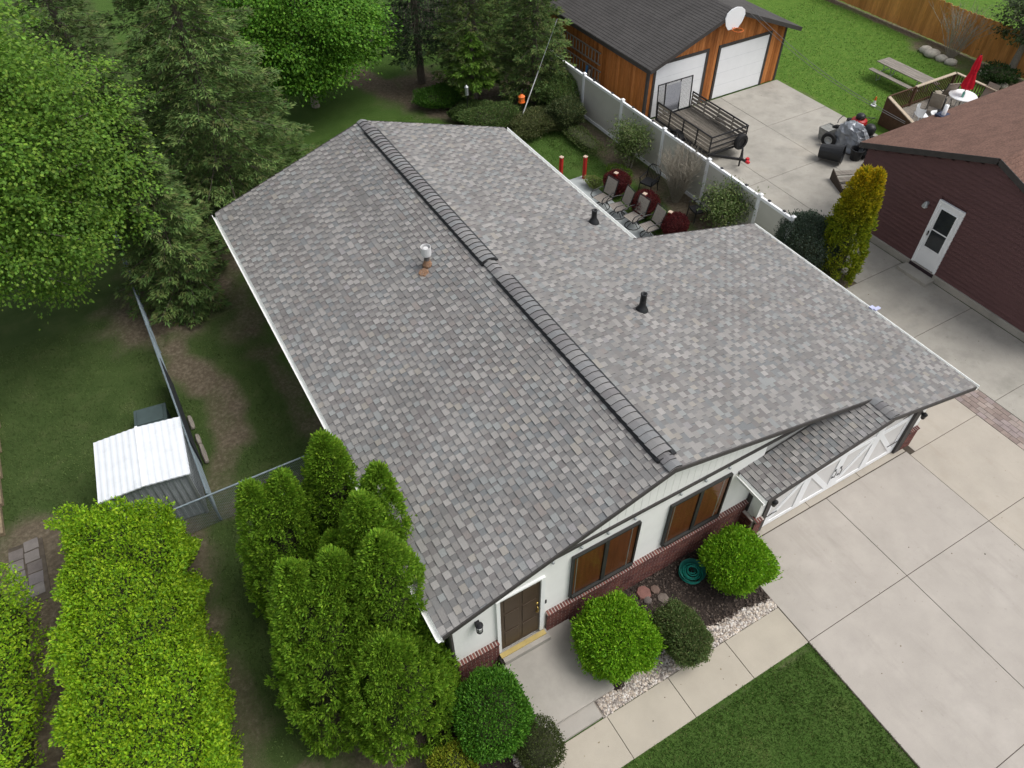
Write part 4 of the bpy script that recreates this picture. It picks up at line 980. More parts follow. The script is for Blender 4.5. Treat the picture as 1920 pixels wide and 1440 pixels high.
for sx, sy in ((-.3, -.3), (.3, -.3), (-.3, .3), (.3, .3)): wheel(mw, (sx * 1.1, sy, .12), 'x', .12)
for sx in (-.22, .22): MB().tube([(sx, -.25, .3), (sx, -.75, .75), (sx, -1.05, .95)], .014, 6).build('handle_tube', M_BLACK, mw)
MB().tube([(-.22, -1.05, .95), (.22, -1.05, .95)], .016, 6).build('grip', M_BLACK, mw)
tdl = empty('hand_truck', (24.9, 10.35, 0), R(15), 'black hand truck with bars leaning at the house corner', 'hand truck')
hh = MB()
for sx in (-.2, .2): hh.tube([(sx, .15, .05), (sx, -.1, .9), (sx, -.25, 1.25)], .02, 6)
for z in (.25, .55, .85): hh.bar((-.2, .15 - .25 * z, z), (.2, .15 - .25 * z, z), .025, .025)
hh.build('frame', M_BLACK, tdl); box(-.22, .22, .15, .42, .02, .04).build('toe_plate', M_BLACK, tdl)
for sx in (-.26, .26): wheel(tdl, (sx, .05, .13), 'x', .13)
MB().tube([(.05, .1, .2), (.1, -.15, 1.1)], .03, 6).build('grey_pipe', M_GALV, tdl)
st = empty('wooden_steps', (22.95, 9.85, 0), R(-24), 'low weathered wooden steps lying on the concrete by the plum house', 'steps')
for k in range(3):
    for j in range(2): box(-.55, .55, -.45 + k * .34 + j * .16, -.45 + k * .34 + j * .16 + .15, .16 + k * .1, .19 + k * .1).build('tread', M_WOODGREY, st)
for sx in (-.57, .57): MB().add([(sx, -.5, 0), (sx, .6, 0), (sx, .6, .46), (sx, -.5, .2), (sx + .04, -.5, 0), (sx + .04, .6, 0), (sx + .04, .6, .46), (sx + .04, -.5, .2)], [(0, 3, 2, 1), (4, 5, 6, 7), (0, 1, 5, 4), (1, 2, 6, 5), (2, 3, 7, 6), (3, 0, 4, 7)]).build('stringer', mat('dark_stringer', (.06, .045, .035), rough=.9), st)
t = empty('bucket', (21.65, 8.85, 0), 0, 'white plastic bucket behind the golden arborvitae', 'bucket'); MB().lathe([(.13, 0), (.16, .36), (.17, .36), (.17, .39), (.15, .39), (.12, .03), (0, .03)], 14, cap=False).build('pail', M_VINYL, t); MB().tube([(.16 * math.cos(a * .35), .16 * math.sin(a * .35), .38 + .08 * math.sin(a * .35)) for a in range(10)], .006, 5).build('bail', M_GALV, t)

# ---- deck
dk = empty('deck', (0, 0, 0), 0, 'wooden deck with brown railing behind the plum house', 'deck')
x = 27.95
while x < 32.5: box(x, x + .14, 8.6, 12.78, .36, .40).build('deck_board', M_WOODGREY, dk); x += .15
box(27.98, 32.45, 8.62, 12.74, .12, .355).build('joists', M_DARKTRIM, dk)
brown = mat('deck_stain', (.10, .055, .032), rough=.8, var=.2, scale=8); pale = mat('pale_rail', (.46, .38, .29), rough=.85, var=.15, scale=6)
for a, b in (((29.75, 12.76), (32.46, 12.76)), ((32.46, 12.76), (32.46, 8.7)), ((28.0, 12.76), (29.75, 12.76))):
    A = Vector((*a, 0)); B = Vector((*b, 0)); L_ = (B - A).length; n = int(L_ / .13)
    for i in range(n + 1):
        p = A + (B - A) * (i / n); hgt = 1.28
        MB().bar(p + Vector((0, 0, .2)), p + Vector((0, 0, hgt)), .04, .035).build('baluster', brown, dk)
    wd = .14 if a[0] > 29 else .05
    MB().bar(A + Vector((0, 0, 1.30)), B + Vector((0, 0, 1.30)), wd, .04).build('top_rail', pale if a[0] > 29 else brown, dk); MB().bar(A + Vector((0, 0, .5)), B + Vector((0, 0, .5)), .05, .08).build('bottom_rail', brown, dk)
for p in ((28.0, 12.76), (29.75, 12.76), (32.46, 12.76), (32.46, 10.7)): box(p[0] - .05, p[0] + .05, p[1] - .05, p[1] + .05, 0, 1.27).build('post', brown, dk)
MB().add([(27.93, 12.70, 0), (27.93, 11.2, 0), (27.93, 11.2, .75), (27.93, 12.70, 1.28), (27.98, 12.70, 0), (27.98, 11.2, 0), (27.98, 11.2, .75), (27.98, 12.70, 1.28)], [(0, 1, 2, 3), (7, 6, 5, 4), (3, 2, 6, 7), (1, 5, 6, 2), (0, 3, 7, 4)]).build('stair_panel', brown, dk)
MB().bar((27.95, 12.72, 1.30), (27.95, 11.15, .76), .16, .04).build('stair_rail', pale, dk)

def sling_chair(loc, rz, label, m=M_TAN, grp='tan chairs on the deck', s=1.0):
    t = empty('patio_chair', loc, rz, label, 'chair', grp)
    seat = MB().add([(-.27, -.25, .44), (.27, -.25, .44), (.27, .24, .40), (-.27, .24, .40), (-.27, -.25, .42), (.27, -.25, .42), (.27, .24, .38), (-.27, .24, .38)], [(0, 1, 2, 3), (7, 6, 5, 4), (0, 4, 5, 1), (1, 5, 6, 2), (2, 6, 7, 3), (3, 7, 4, 0)]); seat.build('seat', m, t)
    bk = MB().add([(-.27, .24, .42), (.27, .24, .42), (.27, .48, 1.1), (-.27, .48, 1.1), (-.27, .27, .41), (.27, .27, .41), (.27, .51, 1.09), (-.27, .51, 1.09)], [(0, 3, 2, 1), (4, 5, 6, 7), (0, 1, 5, 4), (1, 2, 6, 5), (2, 3, 7, 6), (3, 0, 4, 7)]); bk.build('backrest', m, t)
    for sx in (-.3, .3):
        MB().tube([(sx, -.28, 0), (sx, -.26, .44), (sx, .25, .42), (sx, .5, 1.12)], .016, 6).build('frame', M_BLACK, t)
        MB().tube([(sx, .25, .42), (sx, .42, 0)], .016, 6).build('leg', M_BLACK, t)
        MB().tube([(sx, -.27, .44), (sx, -.25, .66), (sx, .3, .66)], .018, 6).build('armrest', M_BLACK, t)
    return t
sling_chair((30.1, 11.75, .40), R(115), 'tan sling chair on the deck, nearest the stairs')
sling_chair((31.25, 12.3, .40), R(160), 'tan sling chair on the deck, in front of the corner railing')
sling_chair((32.05, 10.9, .40), R(-90), 'tan sling chair on the deck behind the white table')
t = empty('round_table', (31.2, 11.35, .40), 0, 'white round table on the deck under the red umbrella', 'table'); MB().lathe([(.0, .70), (.58, .70), (.6, .72), (.58, .74), (.0, .74)], 28, cap=False).build('table_top', M_VINYL, t, smooth=False)
for k in range(4): MB().tube([(.4 * math.cos(k * 1.57 + .78), .4 * math.sin(k * 1.57 + .78), .7), (.48 * math.cos(k * 1.57 + .78), .48 * math.sin(k * 1.57 + .78), 0)], .022, 6).build('leg', M_VINYL, t)
MB().lathe([(.05, .74), (.06, .92), (.04, .98)], 10, (-.2, -.1, 0)).build('green_glass', mat('green_jar', (.15, .4, .32), rough=.2), t, smooth=True)
t = empty('white_chair', (28.75, 11.45, .40), R(60), 'white plastic chair on the deck next to the stair rail', 'chair')
V = []
for i in range(9):
    a = math.pi * i / 8
    for z, q in ((.42, .26), (.8, .31)): V.append((q * math.cos(a), .02 + q * math.sin(a) * .9, z))
MB().add(V, [(2 * i, 2 * i + 1, 2 * i + 3, 2 * i + 2) for i in range(8)] + [(2 * i + 2, 2 * i + 3, 2 * i + 1, 2 * i) for i in range(8)]).build('backrest', M_VINYL, t); box(-.26, .26, -.25, .22, .40, .43).build('seat', M_VINYL, t, bevel=.012)
for sx in (-.23, .23):
    for sy in (-.21, .18): MB().tube([(sx, sy, .4), (sx * 1.15, sy * 1.15, 0)], .022, 6).build('leg', M_VINYL, t)
t = empty('side_table', (29.4, 11.1, .40), 0, 'low white plastic side table with a dark pot on the deck', 'table'); MB().lathe([(.0, .43), (.3, .43), (.31, .46), (.0, .46)], 18, cap=False).build('table_top', M_VINYL, t)
for k in range(3): MB().tube([(.2 * math.cos(k * 2.1), .2 * math.sin(k * 2.1), .43), (.25 * math.cos(k * 2.1), .25 * math.sin(k * 2.1), 0)], .02, 6).build('leg', M_VINYL, t)
MB().lathe([(.07, .46), (.09, .62), (.07, .62)], 10).build('pot', M_BLACKPL, t)
t = empty('umbrella', (31.2, 11.35, .40), 0, 'closed red patio umbrella standing in the white table', 'umbrella'); MB().tube([(0, 0, 0), (.0, 0, 2.55)], .02, 8).build('pole', M_BLACK, t)
V = []; n = 16; prof = [(.04, 2.5), (.09, 2.35), (.13, 1.95), (.115, 1.75), (.20, 1.35), (.22, 1.08), (.12, 1.02)]
for q, z in prof:
    for k in range(n): rr = q * (1 + (.22 if k % 2 else -.18)); V.append((rr * math.cos(k * 6.283 / n), rr * math.sin(k * 6.283 / n), z))
MB().add(V, [(i * n + k, (i + 1) * n + k, (i + 1) * n + (k + 1) % n, i * n + (k + 1) % n) for i in range(len(prof) - 1) for k in range(n)] + [tuple(range(n))]).build('canopy', M_REDCLOTH, t); MB().lathe([(.13, 1.74), (.14, 1.78), (.13, 1.82)], 12, cap=False).build('tie_strap', M_REDCLOTH, t)
# picnic table
t = empty('picnic_table', (31.88, 14.85, 0), R(-1), 'weathered grey picnic table with benches on the neighbour\'s lawn', 'picnic table')
for k in range(5): box(-.42 + k * .17, -.42 + k * .17 + .16, -1.42, 1.42, .72, .755).build('top_plank', M_WOODGREY, t)
for sx in (-.72, .72):
    for j in range(1): box(sx - .14, sx + .14, -1.42, 1.42, .43, .465).build('bench_plank', M_WOODGREY, t)
for y in (-1.0, 1.0):
    MB().tube([(-.72, y, .42), (-.6, y, 0), (-.35, y, .0), (-.3, y, .71)], .022, 6).build('leg', M_GALV, t); MB().tube([(.72, y, .42), (.6, y, 0), (.35, y, 0), (.3, y, .71)], .022, 6).build('leg', M_GALV, t); MB().bar((-.75, y, .41), (.75, y, .41), .03, .03).build('cross_bar', M_GALV, t)
t = empty('lawn_ornament', (29.15, 14.1, 0), 0, 'small white and orange garden cone on the lawn by the deck', 'cone'); MB().lathe([(.13, 0), (.13, .03), (.08, .04), (.05, .28), (.0, .3)], 12).build('cone_base', M_VINYL, t); MB().lathe([(.055, .26), (.035, .42), (.0, .44)], 12).build('cone_top', M_ORANGE, t)
blabs = ['pale boulder at the lawn edge, farthest from the deck', 'large pale boulder second from the back at the lawn edge', 'round boulder below the bare shrub', 'pale boulder nearest the camera side of the bare shrub', 'boulder at the foot of the leafy tree by the fence', 'low boulder half behind the deck corner', 'small boulder beside the deck corner']
for k, (px, py, r) in enumerate(((1737, 92, .36), (1748, 100, .42), (1766, 108, .33), (1783, 115, .32), (1862, 143, .4), (1847, 135, .3), (1880, 158, .3))):
    p = at(px, py, .1); V = []; mb = MB().lathe([(r * .7, -.05), (r, r * .2), (r * .85, r * .55), (r * .4, r * .75), (0, r * .78)], 9); mb.v = [(x * random.uniform(.85, 1.15), y * random.uniform(.8, 1.1), z) for x, y, z in mb.v]
    tag(mb.build('boulder', M_BOULDER, smooth=True, loc=(p.x, p.y, -.03)), blabs[k], 'boulder', 'boulders by the back fence')
# overhead service wires
for k, dz in enumerate((0, .16)):
    a = Vector((23.9 + k * .05, 18.05, 3.95 + dz)); b = Vector((23.0, 8.62, 3.25 + dz * .4)); pts = [a + (b - a) * (i / 14) + Vector((0, 0, -.35 * math.sin(math.pi * i / 14))) for i in range(15)]
    o = MB().tube(pts, .011, 5).build('service_wire', mat('cable', (.16, .16, .16), rough=.5)); tag(o, ['upper overhead cable strung from the cedar garage to the plum house', 'lower overhead cable strung from the cedar garage to the plum house'][1 - k], 'cable', 'service cables')

# ================================================================== BACK PATIO OF THE HOUSE
def rocker(loc, rz, label):
    t = empty('swivel_chair', loc, rz, label, 'chair', 'swivel chairs in a row on the patio')
    MB().tube([(.30 * math.cos(a * .314), .30 * math.sin(a * .314), .02) for a in range(20)], .016, 6, closed=True).build('base_ring', M_BLACK, t)
    b = MB()
    for k in range(4): b.tube([(.3 * math.cos(k * 1.57), .3 * math.sin(k * 1.57), .03), (.15 * math.cos(k * 1.57), .15 * math.sin(k * 1.57), .16), (0, 0, .2)], .013, 5)
    b.tube([(0, 0, .1), (0, 0, .38)], .03, 8); b.build('pedestal', M_BLACK, t)
    for k in range(6): box(-.27, .27, -.28 + k * .09, -.28 + k * .09 + .08, .40, .415).build('seat_slat', mat('taupe_strap', (.25, .225, .20), rough=.8, var=.15, scale=20), t)
    for k in range(7):
        z = .46 + k * .088; y = .27 + .30 * (z - .42); MB().add([(-.26, y, z), (.26, y, z), (.26, y + .024, z + .08), (-.26, y + .024, z + .08), (-.26, y + .014, z), (.26, y + .014, z), (.26, y + .038, z + .08), (-.26, y + .038, z + .08)], [(0, 3, 2, 1), (4, 5, 6, 7), (0, 1, 5, 4), (1, 2, 6, 5), (2, 3, 7, 6), (3, 0, 4, 7)]).build('back_slat', mat('taupe_strap', (.17, .145, .125)), t)
    for sx in (-.29, .29):
        MB().tube([(sx, -.3, .40), (sx, .26, .40), (sx, .5, 1.1)], .017, 6).build('side_frame', M_BLACK, t)
        MB().tube([(sx, -.28, .40), (sx * 1.1, -.36, .55), (sx * 1.12, -.28, .66), (sx * 1.1, .1, .68), (sx, .33, .66)], .02, 6).build('armrest', M_BLACK, t)
    MB().tube([(-.29, .5, 1.1), (.29, .5, 1.1)], .017, 6).build('top_bar', M_BLACK, t)
    return t
for k, (x, y, rz) in enumerate(((13.45, 13.75, -82), (13.62, 12.95, -98), (13.72, 12.1, -85), (13.85, 11.3, -92))):
    rocker((x, y, .02), R(rz), ['slatted swivel patio chair nearest the red post, leftmost of the row', 'slatted swivel patio chair second from the left of the row', 'slatted swivel patio chair third from the left of the row', 'slatted swivel patio chair at the right end of the row'][k])
for k, (px, py, h, lab) in enumerate(((1095, 335, 1.0, 'red square post at the back corner of the patio'), (1250, 440, 1.0, 'red square post at the end of the patio chairs'), (1051, 338, 1.05, 'red square post half hidden by the roof edge'), (None, (14.3, 14.15, 0), 1.04, 'red post with cream top rising out of the left maroon shrub'), (None, (14.38, 12.4, 0), 1.04, 'red post with cream top rising out of the middle maroon shrub'))):
    p = at(px, py, 0) if px else Vector(py); t = empty('red_post', (p.x, p.y, 0), R(20), lab, 'post', 'red posts round the patio')
    box(-.06, .06, -.06, .06, 0, h).build('post', M_RED, t); box(-.075, .075, -.075, .075, h + .001, h + .03).build('cap', mat('cream_cap', (.55, .42, .33), rough=.8, var=.1), t)
def black_chair(loc, rz, label):
    t = empty('garden_chair', loc, rz, label, 'chair', 'black chairs by the vinyl fence')
    box(-.27, .27, -.27, .27, .38, .45).build('seat', M_BLACK, t, bevel=.02)
    V = []; b = MB()
    b.tube([(-.28, .26, .4), (-.28, .34, .85), (-.15, .38, 1.0), (.15, .38, 1.0), (.28, .34, .85), (.28, .26, .4)], .024, 6)
    for k in range(7): b.bar((-.21 + k * .07, .27, .44), (-.21 + k * .07, .36, .96), .02, .012)
    b.build('backrest', M_BLACK, t)
    for sx in (-.26, .26):
        for sy in (-.25, .25): MB().tube([(sx, sy, .4), (sx * 1.08, sy * 1.1, 0)], .02, 6).build('leg', M_BLACK, t)
        MB().tube([(sx, -.25, .42), (sx * 1.1, -.27, .64), (sx * 1.1, .3, .66)], .022, 6).build('armrest', M_BLACK, t)
black_chair((15.7, 13.75, 0), R(-70), 'black metal garden chair left of the bare shrub'); black_chair((16.15, 11.25, 0), R(-100), 'black metal garden chair right of the bare shrub')
# guy wire and feeder among the back pines
p = at(968, 248, 0); q = at(1045, 35, 4.0)
t = empty('guy_wire', (p.x, p.y, 0), 0, 'thin wire rising from the juniper bed into the pine', 'wire'); MB().tube([(0, 0, 0), q - p], .012, 5).build('wire', M_GALV, t); MB().tube([(0, 0, 0), (q - p) * .55], .024, 6).build('guard', mat('pale_guard', (.55, .56, .55)), t)
p = at(978, 190, 1.5); t = empty('bird_feeder', (p.x, p.y, 0), 0, 'orange bird feeder hanging on a hooked pole among the back shrubs', 'bird feeder')
MB().tube([(.1, .1, 0), (.1, .1, 1.9), (.06, .06, 2.0), (0, 0, 1.97), (0, 0, 1.8)], .014, 6).build('pole', M_BLACK, t); MB().box(-.1, .1, -.1, .1, 1.5, 1.72).build('body', M_ORANGE, t, bevel=.02); MB().lathe([(.16, 1.72), (.04, 1.82), (0, 1.83)], 8).build('lid', M_ORANGE, t); MB().lathe([(.15, 1.46), (.15, 1.5)], 10).build('tray', M_ORANGE, t)
p = at(875, 172, 1.4); t = empty('bird_feeder', (p.x, p.y, 0), 0, 'grey tube feeder on a pole in front of the dark pines', 'bird feeder'); MB().tube([(0, 0, 0), (0, 0, 1.3)], .014, 6).build('pole', M_BLACK, t); MB().lathe([(.08, 1.25), (.08, 1.6), (.1, 1.62), (.0, 1.72)], 10).build('tube', M_GALV, t)
p = at(983, 243, .15); t = empty('drain_pipe', (p.x, p.y, 0), 0, 'short white curved pipe beside the guy wire in the junipers', 'pipe'); MB().tube([(-.2, 0, .02), (-.1, 0, .15), (.1, 0, .18), (.22, 0, .05)], .05, 8).build('pipe', M_VINYL, t)
# hose pot in the front bed
p = at(1297, 1074, .1); t = empty('garden_hose', (p.x, p.y, .03), 0, 'teal garden hose coiled in the mulch below the window', 'hose')
pts = []
for i in range(120):
    a = i * .36; r = .30 - .0017 * i + .02 * math.sin(a * .7); pts.append((r * math.cos(a), r * math.sin(a), .03 + .17 * (i / 120) + .012 * math.sin(a * 2.3)))
MB().tube(pts, .017, 6).build('coil', M_TEAL, t, smooth=True); MB().lathe([(.24, 0), (.31, .18), (.33, .2), (.31, .2), (.23, .02), (.0, .02)], 22, cap=False).build('hose_pot', mat('teal_pot', (.02, .16, .13), rough=.5), t)
o = MB().lathe([(0, 0), (.07, .02), (.1, .09), (.07, .17), (0, .19)], 14).build('glass_ball', mat('gazing_ball', (.12, .13, .2), rough=.1, metal=.6), smooth=True); p = at(1228, 1232, .1); o.location = (p.x, p.y, .02); tag(o, 'small bluish glass ball beside the dark shrub', 'ball')
# ================================================================== PLANTS
def unit(a): return a / np.maximum(np.linalg.norm(a, axis=-1, keepdims=True), 1e-9)
def cards(name, P, D, N, L, W, col, m, parent=None, fold=.15, mid=.5):
    """one leaf-shaped quad per point: base, two shoulders, tip"""
    n = len(P); D = unit(D); Sd = unit(np.cross(D, N)); N2 = np.cross(Sd, D)
    L = np.broadcast_to(L, (n,))[:, None]; W = np.broadcast_to(W, (n,))[:, None]
    V = np.stack([P, P + D * L * mid + Sd * W / 2 + N2 * W * fold, P + D * L, P + D * L * mid - Sd * W / 2 + N2 * W * fold], 1).reshape(-1, 3)
    Fq = np.arange(4 * n).reshape(n, 4)
    return link(name, np_mesh(name, V, Fq, m, col), parent)
def pick(cols, n, jit=.15, w=None):
    c = np.array(cols); i = rng.choice(len(c), n, p=w); return np.clip(c[i] * rng.uniform(1 - jit, 1 + jit, (n, 1)) * rng.uniform(.94, 1.06, (n, 3)), 0, 1)
def sphere_dirs(n, zmin=-1.0):
    z = rng.uniform(zmin, 1, n); a = rng.uniform(0, 2 * np.pi, n); r = np.sqrt(1 - z * z); return np.stack([r * np.cos(a), r * np.sin(a), z], 1)
def lumps(n, seed):
    """a few random cosine lobes evaluated on directions"""
    g = np.random.default_rng(seed); K = g.normal(size=(n, 3)) * g.uniform(2, 6, (n, 1)); ph = g.uniform(0, 6.28, n); A = g.uniform(.4, 1, n)
    A = A / A.sum()
    return lambda D: (np.cos(D @ K.T + ph) * A).sum(-1)

HEDGE_C = [(.215, .385, .012), (.265, .43, .016), (.165, .32, .012), (.31, .46, .022), (.13, .27, .014)]
BRIGHT_C = [(.165, .36, .014), (.20, .40, .018), (.125, .30, .012), (.25, .44, .022)]
BOX_C = [(.07, .20, .016), (.09, .235, .02), (.05, .16, .014), (.11, .26, .024)]
ARB_C = [(.16, .305, .024), (.19, .345, .028), (.13, .26, .02), (.24, .39, .032)]
SPRUCE_C = [(.088, .155, .042), (.11, .182, .05), (.07, .125, .034), (.14, .21, .058), (.125, .15, .05)]
PINE_C = [(.078, .13, .032), (.10, .155, .038), (.06, .10, .026), (.125, .155, .044)]
MAPLE_C = [(.13, .26, .03), (.155, .29, .034), (.11, .23, .027), (.20, .32, .042), (.095, .195, .026)]
MAPLE2_C = [(.085, .225, .016), (.11, .26, .02), (.065, .18, .014), (.14, .29, .025)]

def ball(name, c, rx, ry, h, n, cols, leaf, label, cat='shrub', grp=None, rag=.14, seed=1, w=None, core=M_TWIG, up=.35, z0=.12, m=None, leafname='leaves'):
    """clipped or mounded shrub: leaves through the outer shell, twigs inside"""
    t = empty(name, (c[0], c[1], 0), 0, label, cat, grp); f = lumps(14, seed); hz = h / 2 + z0 / 2; rz = (h - z0) / 2
    D = sphere_dirs(n); depth = rng.beta(1.3, 3.2, n) * .34
    rad = (1 + rag * f(D) * 2.2) * (1 - depth) + rng.normal(0, .018, n)
    stray = rng.random(n) < .025; rad = np.where(stray, 1 + rag * f(D) * 2.2 + rng.random(n) * .13, rad)
    flat = np.where(D[:, 2:3] > 0, 1.0, .92)
    sq = 1 / (np.abs(D) ** 2.6).sum(1, keepdims=True) ** (1 / 2.6)
    P = D * sq * rad[:, None] * np.array([rx, ry, rz]) * flat + np.array([0, 0, hz])
    Dir = unit(D * .8 + np.array([0, 0, up]) + rng.normal(0, .55, (n, 3))); N = unit(D + rng.normal(0, .5, (n, 3)))
    col = pick(cols, n, .18, w) * (1 + .12 * f(D * 3)[:, None])
    cards(leafname, P, Dir, N, rng.uniform(.75, 1.3, n) * leaf, rng.uniform(.75, 1.2, n) * leaf * .55, col, m or M_LEAF, t)
    prof = [(.02, z0)] + [(.72 * math.sin(math.pi * k / 10), hz - .74 * rz * math.cos(math.pi * k / 10)) for k in range(1, 10)] + [(.01, hz + .74 * rz)]
    mb = MB().lathe(prof, 16); mb.v = [(x * rx, y * ry, z) for x, y, z in mb.v]; mb.build('inner_twigs', core, t, smooth=True)
    MB().lathe([(.05, 0), (.04, hz)], 7).build('stem', M_BARK, t)
    return t

# ---- shrubs of the front bed
p = at(1152, 1197, .75); ball('clipped_shrub', (p.x, p.y), .87, .87, 1.5, 34000, BRIGHT_C, .066, 'large bright green clipped shrub beside the front porch', grp='bright clipped shrubs', seed=3)
p = at(1380, 1057, .7); ball('clipped_shrub', (p.x, p.y), .75, .75, 1.35, 28000, BRIGHT_C, .066, 'bright green clipped shrub at the corner of the driveway', grp='bright clipped shrubs', seed=5, rag=.16)
p = at(1278, 1190, .6); ball('dark_shrub', (p.x, p.y), .52, .72, 1.05, 26000, [(.105, .165, .048), (.13, .19, .056), (.085, .14, .04), (.18, .20, .08)], .05, 'dull olive shrub between the two bright ones beside the gravel', seed=8, rag=.14)
p = at(920, 1345, .75); ball('boxwood', (p.x, p.y), .84, .84, 1.5, 24000, BOX_C, .06, 'rounded mid green boxwood left of the porch', seed=11, rag=.10)
p = at(1010, 1400, .5); ball('low_shrub', (p.x, p.y), .5, .56, 1.0, 9000, [(.06, .085, .02), (.075, .10, .024), (.05, .07, .018)], .04, 'small brownish green shrub in front of the boxwood', seed=13, rag=.04)
p = at(850, 1436, .5); ball('golden_shrub', (p.x, p.y), .5, .42, .9, 6000, [(.24, .29, .02), (.18, .25, .02), (.30, .32, .03)], .06, 'small yellow green shrub at the foot of the arborvitae', seed=15, rag=.12)

# ---- the hedges: bright leafy blocks, slightly skewed to the picture
def hedge(name, poly, h, n, label, seed):
    """poly: four ground corners; leaves on the top and the sides of a wavy block"""
    t = empty(name, (0, 0, 0), 0, label, 'hedge', 'bright hedges at the left'); A = np.array(poly, float)
    def pt(u, v): return (A[0] * (1 - u)[:, None] + A[1] * u[:, None]) * (1 - v)[:, None] + (A[3] * (1 - u)[:, None] + A[2] * u[:, None]) * v[:, None]
    Lu = np.linalg.norm(A[1] - A[0]); Lv = np.linalg.norm(A[3] - A[0]); areas = np.array([Lu * Lv, Lv * h, Lv * h, Lu * h, Lu * h]); fc = rng.choice(5, n, p=areas / areas.sum())
    u = rng.random(n); v = rng.random(n); z = h * rng.random(n) ** .75
    u = np.where(fc == 1, 0, np.where(fc == 2, 1, u)); v = np.where(fc == 3, 0, np.where(fc == 4, 1, v)); z = np.where(fc == 0, h, z)
    cen = A.mean(0); xy = pt(u, v)
    # superellipse rounding of the block's edges
    uu = (u - .5) * 2; vv = (v - .5) * 2; edge = np.clip(np.abs(uu), 0, 1) ** 6 * .20 + np.clip(np.abs(vv), 0, 1) ** 14 * .25
    z = z - (fc == 0) * edge
    out = np.zeros((n, 3)); ax = unit(A[1] - A[0]); ay = unit(A[3] - A[0]); out[:, 2] = (fc == 0)
    out[:, :2] += (fc == 1)[:, None] * -ax + (fc == 2)[:, None] * ax + (fc == 3)[:, None] * -ay + (fc == 4)[:, None] * ay
    lump = (vnoise(xy[:, 0] + 31, xy[:, 1] + z * .8 + 17, .62, seed) - .5) * .46 + (vnoise(xy[:, 0] + 7, xy[:, 1] + z + 3, .21, seed + 1) - .5) * .34 + (vnoise(xy[:, 0] + 70, xy[:, 1] + z + 37, 1.7, seed + 5) - .5) * .3
    depth = rng.beta(1.2, 2.6, n) * .38
    P = np.concatenate([xy, z[:, None]], 1) + out * (lump - depth + .05)[:, None] + rng.normal(0, .03, (n, 3))
    Dir = unit(out * .7 + np.array([0, 0, .35]) + rng.normal(0, .65, (n, 3))); N = unit(out + np.array([0, 0, .4]) + rng.normal(0, .6, (n, 3)))
    tone = vnoise(xy[:, 0] + 11, xy[:, 1] + 5, .9, seed + 2); fresh = np.clip((z - h * .5) / (h * .5), 0, 1)
    col = pick(HEDGE_C, n, .2) * (.86 + .28 * tone)[:, None]
    col = col * np.where(rng.random(n) < .25, 1.15, 1)[:, None]
    sz = rng.uniform(.6, 1.45, n) * .070
    cards('leaves', P, Dir, N, sz, sz * .55, col, M_LEAF, t)
    B = cen + (A - cen) * np.array([.82, .93]); MB().prism([tuple(b) for b in B], 0, h - .42).build('inner_twigs', M_TWIG, t)
hedge('hedge', [(-7.65, -3.5), (-5.2, -3.5), (-4.32, 6.45), (-6.7, 7.4)], 2.12, 152000, 'large bright yellow green hedge in front of the shed', 21)
hedge('hedge', [(-11.2, -3.0), (-8.75, -3.0), (-7.95, 6.9), (-11.0, 7.5)], 1.8, 40000, 'bright yellow green hedge cut off by the left edge of the picture', 33)

